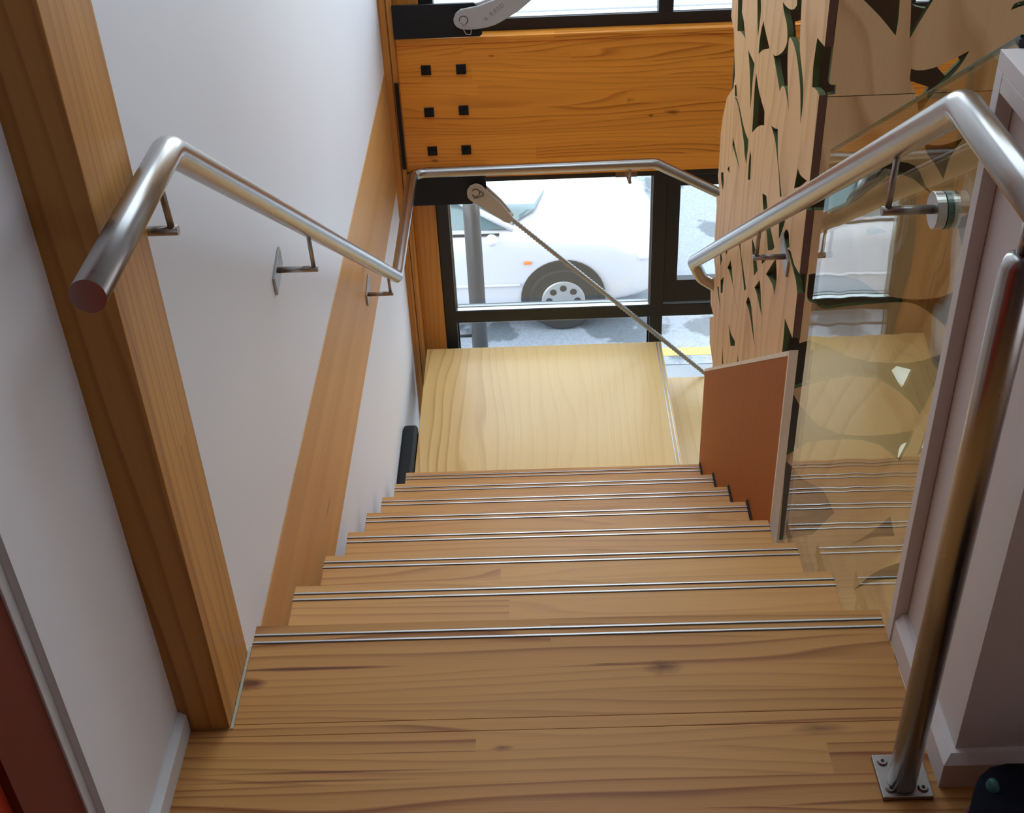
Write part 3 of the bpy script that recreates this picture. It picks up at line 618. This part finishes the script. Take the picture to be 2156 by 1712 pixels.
# ================================================================== PLYWOOD SCREEN
HJ = {"S":[[[1.8403,0.3852],[1.773,0.407],[1.7673,0.3639],[1.7314,0.3546],[1.7105,0.3404],[1.6861,0.3243],[1.7298,0.3206],[1.77,0.3134],[1.8154,0.2987]],[[1.5671,0.4735],[1.5295,0.4856],[1.5111,0.468],[1.5059,0.4421],[1.5191,0.3873],[1.5454,0.4287]],[[1.2639,0.557],[1.2372,0.5587],[1.2046,0.5633],[1.1697,0.5714],[1.138,0.5838],[1.1175,0.5983],[1.1225,0.617],[1.0799,0.6308],[1.0697,0.5906],[1.0624,0.5591],[1.0496,0.5293],[1.0194,0.506],[0.9879,0.48],[0.9781,0.4612],[0.9741,0.4363],[0.9763,0.4005],[0.995,0.4365],[1.0133,0.4646],[1.0422,0.4885],[1.0814,0.5106],[1.1136,0.5182],[1.1525,0.5189],[1.1665,0.508],[1.1602,0.4705],[1.1359,0.4248],[1.1144,0.3963],[1.0976,0.3771],[1.1349,0.3973],[1.1589,0.4044],[1.1781,0.4018],[1.1984,0.3905],[1.2068,0.3757],[1.255,0.3969],[1.3096,0.4183],[1.3372,0.4177],[1.3012,0.4237],[1.2648,0.4379],[1.2151,0.4647],[1.1836,0.4928],[1.1837,0.5126],[1.203,0.5309],[1.2389,0.542]],[[1.4653,0.4461],[1.4387,0.4357],[1.3653,0.417],[1.4039,0.4009],[1.4436,0.3844],[1.4938,0.3557],[1.4936,0.3863],[1.4834,0.4161]],[[1.6376,0.3129],[1.588,0.3143],[1.5356,0.315],[1.5423,0.2743],[1.5419,0.2314],[1.5431,0.1915],[1.5753,0.2506],[1.6006,0.2839]],[[1.5044,0.3039],[1.4631,0.2846],[1.4138,0.2732],[1.3615,0.2659],[1.3521,0.2345],[1.388,0.22],[1.438,0.1929],[1.4975,0.1526],[1.5023,0.2044],[1.5091,0.2598]],[[1.8008,0.1565],[1.7772,0.1659],[1.7516,0.1436],[1.7846,0.1313]],[[1.7837,0.1294],[1.7489,0.1378],[1.7017,0.1341],[1.6353,0.1184],[1.5864,0.1123],[1.541,0.1146],[1.5382,0.0881],[1.5432,0.0447],[1.5782,0.0582],[1.6036,0.0816],[1.6775,0.1142],[1.7297,0.1294]],[[1.2698,0.2703],[1.2302,0.2815],[1.1933,0.2956],[1.1801,0.2692],[1.1622,0.2401],[1.1141,0.2023],[1.0882,0.1827],[1.1044,0.1725],[1.1304,0.2026],[1.154,0.2237],[1.2047,0.257],[1.239,0.2655]],[[1.7721,0.0174],[1.7379,0.0121],[1.6518,-0.0064],[1.6339,-0.0124],[1.6972,-0.0082],[1.77,-0.0049]],[[1.7978,-0.0776],[1.7861,-0.0961],[1.8254,-0.1021]],[[1.9328,-0.1645],[1.8936,-0.1437],[1.8739,-0.1684],[1.8798,-0.1951],[1.915,-0.1885]],[[1.5045,0.1017],[1.4838,0.0954],[1.4723,0.0368],[1.5037,0.0209],[1.5091,0.0561]],[[1.3026,0.083],[1.2539,0.1007],[1.2291,0.0818],[1.1838,0.0618],[1.1498,0.0517],[1.1127,0.0415],[1.1303,0.0242],[1.1805,-0.0048],[1.2037,0.0181],[1.2375,0.0378],[1.2822,0.059]],[[0.9594,0.3109],[0.9268,0.3106],[0.868,0.327],[0.9203,0.2894],[0.9747,0.2579]],[[1.0973,0.1369],[1.0262,0.1737],[1.0303,0.1512],[1.0435,0.1257],[1.0544,0.1053],[1.0736,0.0833]],[[1.0018,0.1459],[0.9826,0.1481],[0.9609,0.1253],[0.9918,0.1062],[1.0286,0.113],[1.0204,0.1319]],[[1.8519,-0.3771],[1.8131,-0.3853],[1.8328,-0.4206],[1.8498,-0.4]],[[1.7592,-0.314],[1.6973,-0.277],[1.7557,-0.3427]],[[1.5711,-0.1885],[1.544,-0.1764],[1.5152,-0.2037],[1.4632,-0.2228],[1.408,-0.2472],[1.4304,-0.266],[1.4639,-0.2449],[1.5186,-0.2137]],[[1.6708,-0.3079],[1.6383,-0.3209],[1.589,-0.3523],[1.4809,-0.3838],[1.5377,-0.3702],[1.6069,-0.3514],[1.6788,-0.35],[1.712,-0.3574]],[[1.3878,-0.0837],[1.3364,-0.0859],[1.2793,-0.1168],[1.3178,-0.1544],[1.3551,-0.1217]],[[1.2391,-0.0589],[1.177,-0.0252],[1.2377,-0.0754]],[[1.0852,0.0266],[1.0565,-0.007],[1.0614,-0.0572],[1.0904,-0.0482],[1.1364,-0.056],[1.1759,-0.0669],[1.1298,-0.0187]],[[1.2423,-0.1218],[1.217,-0.1459],[1.1816,-0.1906],[1.2194,-0.1832],[1.2652,-0.1749],[1.2996,-0.1774]],[[1.8664,-0.5143],[1.8437,-0.4962],[1.7786,-0.5442]],[[1.7612,-0.4155],[1.7669,-0.4461],[1.765,-0.4723],[1.7955,-0.4922],[1.8157,-0.4596]],[[1.3697,-0.2472],[1.3253,-0.2456],[1.2954,-0.2619],[1.2308,-0.3118],[1.2829,-0.2943],[1.3361,-0.2765],[1.393,-0.279]],[[1.6269,-0.4937],[1.5772,-0.4951],[1.5064,-0.476],[1.5054,-0.4897],[1.5693,-0.5324]],[[1.6986,-0.6225],[1.6664,-0.6601],[1.686,-0.6734]],[[1.4498,-0.4801],[1.4328,-0.4952],[1.4495,-0.5065]]],"FAR":[[1.9754,0.3416],[1.9313,0.2973],[1.8724,0.2791],[1.8394,0.2272],[1.8076,0.1817],[1.8167,0.1501],[1.8167,0.1431],[1.9133,0.0752],[1.9645,-0.0035],[1.983,-0.0627],[1.98,-0.1528],[1.9866,-0.2016],[1.929,-0.2358],[1.9938,-0.2723],[1.9746,-0.2946],[1.9763,-0.3574],[1.9731,-0.4654],[1.9316,-0.4834],[1.9119,-0.505],[1.9702,-0.5422],[1.9902,-0.5977],[1.9736,-0.6369],[1.8967,-0.6386],[1.9733,-0.69],[1.9407,-0.7672],[1.8544,-0.788]],"n1":[[0.8348,0.6108],[0.9096,0.6044],[0.9141,0.5825],[0.9187,0.5445],[0.9096,0.5069],[0.8859,0.5139],[0.8595,0.5178],[0.8427,0.5163]],"n2":[[0.8539,0.3],[0.9123,0.2651],[0.8967,0.2616],[0.8532,0.2734]],"n3":[[0.8408,0.1254],[0.8972,0.1165],[0.9475,0.1224],[0.9792,0.1106],[0.9508,0.1079],[0.9107,0.1022],[0.8682,0.0943],[0.8539,0.0785]],"n4":[[0.8442,-0.0334],[0.9336,-0.0398],[0.9277,-0.0782],[0.9267,-0.1253]],"FR":[[[1.0672,0.7065],[1.096,0.6798],[1.1169,0.6596],[1.1468,0.6266],[1.1474,0.6575],[1.1444,0.7035]],[[1.1644,0.7027],[1.1692,0.6622],[1.1736,0.6198],[1.1903,0.6576],[1.2107,0.7009]],[[1.1844,0.5618],[1.198,0.5583],[1.2165,0.5595],[1.2362,0.5655],[1.2603,0.5772],[1.2884,0.5924],[1.277,0.5668],[1.2637,0.5459],[1.2414,0.5211],[1.2262,0.4977],[1.2191,0.4818],[1.2114,0.476],[1.2051,0.4985],[1.1961,0.5209],[1.1862,0.5391]],[[1.35,0.6661],[1.3542,0.6769],[1.3642,0.6811],[1.3782,0.6833],[1.3907,0.6755],[1.3723,0.6735]],[[1.2308,0.4115],[1.2479,0.4051],[1.2715,0.4053],[1.306,0.4167],[1.2957,0.395],[1.2873,0.3742],[1.2824,0.3315],[1.2609,0.3634],[1.242,0.3878]],[[1.149,0.356],[1.1622,0.3709],[1.1836,0.3731],[1.2058,0.3699],[1.222,0.3626],[1.2326,0.3503],[1.248,0.3208],[1.2656,0.2994],[1.2495,0.311],[1.2241,0.3338],[1.1986,0.3444],[1.1704,0.3432],[1.1472,0.3199],[1.1177,0.2918],[1.071,0.2639],[1.0566,0.2714],[1.0231,0.2727],[1.0198,0.3055],[1.044,0.3192],[1.101,0.3387]],[[1.1469,0.2282],[1.1636,0.2288],[1.1876,0.2177],[1.1723,0.2145],[1.1435,0.2105]],[[1.038,0.1233],[1.0565,0.1253],[1.1045,0.118],[1.1479,0.103],[1.1886,0.0744],[1.223,0.0607],[1.2754,0.0532],[1.3191,0.057],[1.3493,0.0707],[1.3733,0.026],[1.3531,-0.0293],[1.3287,-0.0029],[1.2908,0.0292],[1.2628,0.0441],[1.2248,0.0483],[1.1365,0.0436],[1.0786,0.0375],[1.0608,0.0507],[1.0406,0.0652]],[[1.3453,0.2531],[1.3243,0.2389],[1.3331,0.2132],[1.3466,0.1742],[1.3546,0.1868]],[[1.0181,-0.0372],[1.0311,-0.0478],[1.0556,-0.0415],[1.0995,-0.0605],[1.1484,-0.0886],[1.1886,-0.1019],[1.2378,-0.1082],[1.2743,-0.1097],[1.3096,-0.1037],[1.3548,-0.0851],[1.3508,-0.1348],[1.3443,-0.1705],[1.3347,-0.2189],[1.325,-0.2526],[1.2999,-0.2175],[1.2682,-0.1857],[1.2352,-0.1602],[1.2064,-0.1456],[1.1495,-0.1389],[1.0969,-0.1488],[1.0531,-0.1636],[1.0298,-0.1688]],[[1.0297,-0.184],[1.0521,-0.2171],[1.0976,-0.272],[1.1471,-0.2994],[1.1897,-0.3074],[1.2277,-0.3089],[1.2775,-0.3045],[1.3179,-0.2965],[1.3143,-0.3316],[1.2993,-0.3865],[1.2725,-0.3592],[1.2438,-0.3353],[1.2065,-0.3209],[1.1705,-0.3163],[1.115,-0.3174],[1.0776,-0.324],[1.0493,-0.3472],[1.0293,-0.3579]],[[1.3397,-0.3488],[1.346,-0.2912],[1.3641,-0.2951],[1.3596,-0.3463],[1.3355,-0.3715]],[[1.0308,-0.3744],[1.051,-0.3934],[1.075,-0.4278],[1.131,-0.4674],[1.165,-0.5381],[1.1192,-0.6077],[1.0399,-0.6227]],[[1.2131,-0.6463],[1.2617,-0.6046],[1.3004,-0.5561],[1.3202,-0.6213],[1.2694,-0.6229]],[[1.2423,-0.7984],[1.29,-0.7388],[1.3563,-0.7037],[1.3762,-0.7651],[1.2941,-0.7695]]],"fn":[[1.0301,0.5397],[1.0352,0.5362],[1.0462,0.5358],[1.0482,0.5175],[1.0265,0.5151]],"BK":[[[1.4919,0.3392],[1.5595,0.3365],[1.5492,0.2989],[1.5243,0.3027],[1.5041,0.3116]],[[1.5971,0.134],[1.6509,0.1607],[1.6585,0.1489],[1.6237,0.1068]],[[1.5304,0.0959],[1.5838,0.0762],[1.5695,0.0411],[1.5413,0.0601]],[[1.6136,-0.8894],[1.6274,-0.8724],[1.6822,-0.8899],[1.6641,-0.9647],[1.6565,-0.9622]],[[1.6862,-1.2098],[1.7039,-1.1889],[1.7094,-1.2011],[1.712,-1.2446],[1.7023,-1.2833],[1.6856,-1.2729]],[[1.7656,-1.1746],[1.8018,-1.1665],[1.7882,-1.2476],[1.7561,-1.261]],[[1.7447,-0.7187],[1.7864,-0.7162],[1.7935,-0.7585],[1.7707,-0.7491]],[[1.1916,0.2772],[1.2158,0.2831],[1.2231,0.1851],[1.2065,0.1905]],[[1.7793,0.3224],[1.8307,0.3204],[1.8375,0.2875],[1.7891,0.3003]]]}
scn = tag(empty('plywood_screen', (1.03, 0.85, 0.0)), 'tall pine plywood screen cut through with leaf shapes, green cut edges, right of the stair', 'screen')
YN, TH = 0.845, 0.013
n1, n2, n3, n4 = HJ['n1'], HJ['n2'], HJ['n3'], HJ['n4']
def clampn(l): return [[YN, l[0][1]]] + l[1:-1] + [[YN, l[-1][1]]]
far = [[1.96, 2.6], [1.90, 2.2], [1.98, 1.8], [1.93, 1.35], [1.985, 0.95], [1.94, 0.6]] + HJ['FAR'][1:] + [[1.88, -0.95], [1.9, -1.30]]
near = [[YN, -1.05]] 
n4c = [[YN, n4[0][1]], n4[1], n4[2], n4[3], [YN, n4[3][1] - 0.01]][::-1]
n3c = [[YN, n3[0][1]]] + n3[1:-1] + [[YN, n3[-1][1]]]
n2c = [[YN, n2[0][1]]] + n2[1:-1] + [[YN, n2[-1][1]]]
n1c = [[YN, n1[0][1]]] + n1[1:-1] + [[YN, n1[-1][1]]]
outline = far + near + n4c + n3c[::-1] + n2c[::-1] + n1c[::-1] + [[YN, 2.6]]
extra = []
for (cy, cz, h, w_) in ((1.0, 1.1, 0.18, 0.05), (1.2, 1.35, 0.2, 0.06), (1.45, 1.15, 0.16, 0.05), (1.7, 1.4, 0.2, 0.05), (1.1, 1.75, 0.2, 0.06), (1.55, 1.8, 0.22, 0.06), (1.35, 2.2, 0.16, 0.05), (1.75, 2.15, 0.15, 0.04), (1.25, 0.95, 0.12, 0.04), (1.75, 0.98, 0.14, 0.04)):
    extra.append([[cy, cz + h / 2], [cy + w_ * 0.6, cz + h * 0.15], [cy + w_ * 0.2, cz - h / 2], [cy - w_ * 0.5, cz - h * 0.1]])
panel_mesh('side_panel', outline, HJ['S'] + extra, TH, 'YZ', 1.018, [M_ply, M_edge], scn)
box('laminated_edge', 1.0185, 1.0335, YN - 0.0006, YN + 0.0002, n1[0][1], 2.6, M_plydk, scn)
box('laminated_edge', 1.0185, 1.0335, YN - 0.0006, YN + 0.0002, n2[0][1], n1[-1][1], M_plydk, scn)
box('laminated_edge', 1.0185, 1.0335, YN - 0.0006, YN + 0.0002, n3[0][1], n2[-1][1], M_plydk, scn)
box('laminated_edge', 1.0185, 1.0335, YN - 0.0006, YN + 0.0002, n4[0][1], n3[-1][1], M_plydk, scn)
X0 = 1.0345
def cl(p): return [max(X0 + 0.0, p[0]), p[1]]
# front panels: holes that reach the corner become notches in the outline
FRH = HJ['FR']; notch = []; inner = []
for h in FRH:
    (notch if min(p[0] for p in h) < X0 + 0.0005 else inner).append(h)
fn = [[X0, 0.5390], [1.0352 + 0.003, 0.5362], [1.0472, 0.5358], [1.0482, 0.5175], [X0, 0.5160]]
def cut_notch(h):
    n = len(h); ins = [p[0] > X0 + 0.0006 for p in h]
    st_ = [i for i in range(n) if ins[i] and not ins[i - 1]][0]
    seq = []; i = st_
    while ins[i % n] and len(seq) < n: seq.append(h[i % n]); i += 1
    pz, nz = h[st_ - 1], h[i % n]
    seq = [[X0, pz[1]]] + seq + [[X0, nz[1]]]
    if seq[0][1] < seq[-1][1]: seq = seq[::-1]
    return seq
nts = sorted([fn] + [cut_notch(h) for h in notch], key=lambda s: -s[0][1])
outl = [[X0, 2.6]]
for s in nts: outl += s
outl += [[X0, -1.7], [2.5, -1.7], [2.5, 2.6]]
extra = []
for (cx, cz, h, w_) in ((1.5, 0.75, 0.2, 0.10), (1.75, 0.45, 0.2, 0.1), (2.0, 0.7, 0.22, 0.1), (1.6, -0.2, 0.16, 0.14), (1.85, -0.1, 0.2, 0.12), (2.2, 0.1, 0.2, 0.1), (1.65, -0.7, 0.15, 0.16), (2.0, -0.6, 0.2, 0.14), (1.3, 1.1, 0.2, 0.1), (1.7, 1.3, 0.24, 0.12), (2.1, 1.2, 0.2, 0.1), (1.2, 1.7, 0.22, 0.1), (1.6, 1.9, 0.24, 0.12), (2.05, 1.8, 0.2, 0.1)):
    extra.append([[cx, cz + h / 2], [cx + w_ * 0.6, cz + h * 0.15], [cx + w_ * 0.2, cz - h / 2], [cx - w_ * 0.5, cz - h * 0.1]])
panel_mesh('front_panel', outl, inner + extra, TH, 'XZ', YN, [M_plyF, M_edge], scn, gap=0.5125)
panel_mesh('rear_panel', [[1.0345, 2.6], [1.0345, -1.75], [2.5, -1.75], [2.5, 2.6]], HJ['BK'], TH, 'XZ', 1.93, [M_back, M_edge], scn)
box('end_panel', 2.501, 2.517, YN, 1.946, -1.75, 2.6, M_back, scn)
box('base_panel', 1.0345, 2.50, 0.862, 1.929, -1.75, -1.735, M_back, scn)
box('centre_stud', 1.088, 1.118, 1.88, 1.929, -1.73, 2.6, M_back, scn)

# ================================================================== dark bag on the floor by the nib wall
bg_ = tag(empty('bag', (1.17, -0.55, 0.0)), 'dark navy bag with a small teal patch on the floor by the right nib wall', 'bag')
bm = bmesh.new(); bmesh.ops.create_uvsphere(bm, u_segments=40, v_segments=24, radius=1.0)
for v in bm.verts:
    x, y, z = v.co; f = lambda a, e: math.copysign(abs(a) ** e, a)
    w = 1 + 0.05 * math.sin(5 * x + 3 * z) * math.cos(4 * y)
    v.co = (1.135 + f(x, 0.75) * 0.155 * w, -0.560 + f(y, 0.75) * 0.20 * w, 0.062 + f(z, 0.8) * 0.061 * w)
mkobj('bag_body', bm, plain('navy_fabric', (0.004, 0.005, 0.011), 0.9, spec=0.15, noise=0.3, nscale=60, bump=0.5), bg_, smooth=True)
bm = bmesh.new(); bmesh.ops.create_uvsphere(bm, u_segments=20, v_segments=12, radius=1.0)
for v in bm.verts: v.co = (1.034 + v.co.x * 0.008, -0.417 + v.co.y * 0.013, 0.098 + v.co.z * 0.015)
mkobj('patch', bm, plain('teal_patch', (0.02, 0.10, 0.10), 0.6), bg_, smooth=True)
pp = [(1.135 - 0.155 * math.cos(a_) ** 0.75 if math.cos(a_) > 0 else 1.135, -0.560 + 0.20 * math.copysign(abs(math.sin(a_)) ** 0.75, math.sin(a_)), 0.03) for a_ in [math.radians(d) for d in range(-70, 71, 10)]]
tube('piping', pp, 0.003, plain('magenta_piping', (0.14, 0.015, 0.05), 0.6), bg_, 8)

# ================================================================== STREET
def road_mat():
    m, t, b = new_mat('wet_asphalt'); L = t.links
    tc_ = nd(t, 'ShaderNodeTexCoord')
    n = nd(t, 'ShaderNodeTexNoise'); n.inputs['Scale'].default_value = 1.6; n.inputs['Detail'].default_value = 5; n.inputs['Roughness'].default_value = 0.55
    L.new(tc_.outputs['Object'], n.inputs['Vector'])
    r = nd(t, 'ShaderNodeValToRGB'); e = r.color_ramp.elements
    e[0].position = 0.43; e[0].color = (0.13, 0.145, 0.16, 1); e[1].position = 0.46; e[1].color = (0.27, 0.295, 0.33, 1)
    L.new(n.outputs[0], r.inputs[0])
    n2 = nd(t, 'ShaderNodeTexNoise'); n2.inputs['Scale'].default_value = 45; n2.inputs['Detail'].default_value = 6
    L.new(tc_.outputs['Object'], n2.inputs['Vector'])
    L.new(mixc(t, 0.35, r.outputs[0], n2.outputs[0], 'OVERLAY'), b.inputs['Base Color'])
    b.inputs['Roughness'].default_value = 0.6
    return m
rd = struct(box('road', -14, 16, 6.03, 13.5, GZ - 0.2, GZ, road_mat())); rd.name = 'road'
pv = struct(box('pavement', -14, 16, 3.14, 6.02, GZ - 0.2, GZ, plain('concrete_pavement', (0.25, 0.265, 0.28), 0.7, noise=0.25, nscale=5))); pv.name = 'pavement'
m_y = plain('yellow_road_paint', (0.80, 0.55, 0.12), 0.6, noise=0.12, nscale=20)
yl = box('painted_line', 1.15, 16, 6.14, 6.24, GZ + 0.0005, GZ + 0.004, m_y, rd)
pv2 = struct(box('far_pavement', -14, 16, 13.51, 16, GZ - 0.2, GZ + 0.1, plain('far_concrete', (0.4, 0.4, 0.4), 0.8))); pv2.name = 'pavement.001'
# guard hoop post by the kerb
bo = tag(empty('guard_rail', (0.07, 5.4, GZ)), 'round grey steel guard post in front of the white car, with a thin side rail', 'post')
m_bo = plain('grey_galvanised_post', (0.055, 0.052, 0.052), 0.42, 0.1, noise=0.12, nscale=12)
tube('hoop', fillet([(0.079, 5.4, GZ), (0.079, 5.4, -2.02), (0.079, 5.62, -1.80), (0.079, 6.1, -1.72)], 0.12, 8), 0.052, m_bo, bo, 28)
tube('side_rail', [(0.05, 5.4, -2.94), (-2.6, 5.4, -2.94)], 0.011, m_bo, bo, 10)
bm = bmesh.new(); bmesh.ops.create_cone(bm, cap_ends=True, segments=28, radius1=0.1, radius2=0.1, depth=0.012, matrix=Matrix.Translation((0.079, 5.4, GZ + 0.0065))); mkobj('base_plate', bm, m_bo, bo)
# white car heading right
car = tag(empty('car', (-0.4, 7.3, GZ)), 'white hatchback car seen through the lower window, orange side marker', 'car')
m_car = plain('white_car_paint', (0.56, 0.56, 0.60), 0.25, coat=0.6)
m_cg = plain('car_glass', (0.10, 0.17, 0.18), 0.08, spec=0.8)
m_ty = plain('tyre_rubber', (0.03, 0.028, 0.026), 0.8)
m_rim = plain('silver_wheel', (0.5, 0.5, 0.5), 0.35, 0.7)
YC = 7.27; HW = 0.72
secs = [(-2.25, .50, .22, .50, .60), (-2.15, .64, .18, .66, .72), (-1.7, .70, .16, .74, .80), (-1.0, .715, .15, .76, .83), (-0.2, .72, .15, .765, .84), (0.25, .72, .15, .755, .835), (0.6, .715, .15, .73, .82), (0.95, .70, .16, .69, .78), (1.2, .65, .17, .62, .70), (1.36, .54, .19, .52, .58), (1.43, .38, .22, .42, .47)]
bm = bmesh.new(); rings = []
for (x, w, zb, zs, zt) in secs:
    half = [(w * 0.93, zb), (w * 0.99, zb + 0.06), (w, zb + (zs - zb) * 0.45), (w * 0.992, zb + (zs - zb) * 0.8), (w * 0.965, zs), (w * 0.90, zs + (zt - zs) * 0.45), (w * 0.72, zs + (zt - zs) * 0.8), (w * 0.35, zt - 0.004), (0, zt)]
    pts = [(YC - a_, GZ + z_) for a_, z_ in half] + [(YC + a_, GZ + z_) for a_, z_ in half[-2::-1]]
    rings.append([bm.verts.new((x, y, z)) for y, z in pts])
for i in range(len(rings) - 1):
    n = len(rings[i])
    for k in range(n):
        f = bm.faces.new((rings[i][k], rings[i][(k + 1) % n], rings[i + 1][(k + 1) % n], rings[i + 1][k])); f.smooth = True
bm.faces.new(rings[0][::-1]); bm.faces.new(rings[-1])
o = mkobj('car_body', bm, m_car, car); md = o.modifiers.new('s', 'SUBSURF'); md.levels = 1; md.render_levels = 2
# glasshouse
bm = bmesh.new()
gs = [(0.54, .05, .838, .0), (0.46, .38, .842, .01), (0.24, .62, .815, .12), (-0.05, .60, .80, .26), (-0.35, .60, .80, .385), (-1.2, .60, .80, .40), (-1.75, .57, .79, .33), (-2.1, .5, .72, .05)]
rings = []
for (x, w, z0, dz) in gs:
    h = max(dz, 0.004); wt = w * (1 - 0.22 * h / 0.4)
    half = [(w, z0), (w - (w - wt) * 0.5, z0 + h * 0.5), (wt, z0 + h * 0.9), (wt * 0.8, z0 + h), (0, z0 + h * 1.04)]
    pts = [(YC - a_, GZ + z_) for a_, z_ in half] + [(YC + a_, GZ + z_) for a_, z_ in half[-2::-1]]
    rings.append([bm.verts.new((x, y, z)) for y, z in pts])
for i in range(len(rings) - 1):
    n = len(rings[i])
    for k in range(n - 1):
        f = bm.faces.new((rings[i][k], rings[i][k + 1], rings[i + 1][k + 1], rings[i + 1][k])); f.smooth = True
        roofish = k in (3, 4) and i >= 4
        f.material_index = (2 if (i < 4 and k in (3, 4)) else 1) if not roofish else 0
o = mkobj('glasshouse', bm, [m_car, m_cg, plain('sky_sheen_windscreen', (0.60, 0.72, 0.74), 0.1, spec=0.8)], car)  # windscreen colour lightened to paint in the reflected sky
for s in (-1, 1):
    tube('pillar', [(0.30, YC + s * 0.60, GZ + 0.80), (0.0, YC + s * 0.585, GZ + 0.98), (-0.35, YC + s * 0.50, GZ + 1.165), (-1.2, YC + s * 0.49, GZ + 1.18), (-1.95, YC + s * 0.50, GZ + 0.86)], 0.024, m_car, car, 10)
    tube('pillar', [(-0.72, YC + s * 0.612, GZ + 0.80), (-0.76, YC + s * 0.50, GZ + 1.17)], 0.024, m_car, car, 10)
    tube('belt_trim', [(0.20, YC + s * 0.665, GZ + 0.795), (-1.9, YC + s * 0.635, GZ + 0.785)], 0.010, m_ty, car, 8)
    tube('side_moulding', [(0.34, YC + s * 0.722, GZ + 0.40), (-1.3, YC + s * 0.722, GZ + 0.40)], 0.014, m_car, car, 10)
    bm = bmesh.new(); bmesh.ops.create_uvsphere(bm, u_segments=16, v_segments=10, radius=1.0)
    for v in bm.verts: v.co = (0.145 + v.co.x * 0.045, YC + s * 0.76 + v.co.y * 0.055, GZ + 0.80 + v.co.z * 0.042)
    mkobj('wing_mirror', bm, m_car, car, smooth=True)
    box('side_marker', 0.37, 0.425, YC + s * 0.722 - 0.006, YC + s * 0.722 + 0.006, GZ + 0.57, GZ + 0.592, plain('orange_marker_lens', (0.9, 0.22, 0.04), 0.3), car, 0.003)
    for wx in (0.655, -1.55):
        bm = bmesh.new(); bmesh.ops.create_cone(bm, cap_ends=True, segments=40, radius1=0.315, radius2=0.315, depth=0.02, matrix=Matrix.Translation((wx, YC + s * 0.712, GZ + 0.275)) @ Matrix.Rotation(PI / 2, 4, 'X'))
        bmesh.ops.bisect_plane(bm, geom=bm.verts[:] + bm.edges[:] + bm.faces[:], plane_co=(0, 0, GZ + 0.17), plane_no=(0, 0, -1), clear_outer=True)
        mkobj('wheel_arch', bm, m_ty, car)
        bm = bmesh.new(); bmesh.ops.create_cone(bm, cap_ends=True, segments=40, radius1=0.262, radius2=0.262, depth=0.16, matrix=Matrix.Translation((wx, YC + s * 0.655, GZ + 0.2625)) @ Matrix.Rotation(PI / 2, 4, 'X'))
        ty = mkobj('tyre', bm, m_ty, car, 0.02)
        bm = bmesh.new(); bmesh.ops.create_cone(bm, cap_ends=True, segments=32, radius1=0.165, radius2=0.165, depth=0.17, matrix=Matrix.Translation((wx, YC + s * 0.655, GZ + 0.2625)) @ Matrix.Rotation(PI / 2, 4, 'X'))
        mkobj('wheel_rim', bm, m_rim, car, 0.012)
        bm = bmesh.new()
        for q in range(8):
            a_ = q * PI / 4
            bmesh.ops.create_cone(bm, cap_ends=True, segments=10, radius1=0.026, radius2=0.026, depth=0.006, matrix=Matrix.Translation((wx + 0.105 * math.cos(a_), YC + s * 0.7405, GZ + 0.2625 + 0.105 * math.sin(a_))) @ Matrix.Rotation(PI / 2, 4, 'X'))
        mkobj('wheel_vents', bm, m_ty, car)
    bm = bmesh.new(); bmesh.ops.create_uvsphere(bm, u_segments=16, v_segments=10, radius=1.0)
    for v in bm.verts: v.co = (1.25 + v.co.x * 0.10, YC + s * 0.50 + v.co.y * 0.13, GZ + 0.545 + v.co.z * 0.065)
    mkobj('headlamp', bm, plain('headlamp_lens', (0.75, 0.78, 0.8), 0.15), car, smooth=True)
# buildings across the street, unseen from the stair but lit and lighting as real fronts
bd = struct(empty('wall_street', (0, 16, GZ)))
box('facade', -9, 9, 16, 18, GZ, -0.6, plain('pale_render', (0.6, 0.6, 0.58), 0.8), bd)
for i in range(6):
    box('window_pane', -8 + i * 2.8, -6.2 + i * 2.8, 15.97, 16.0, -2.9, -1.4, m_cg, bd)
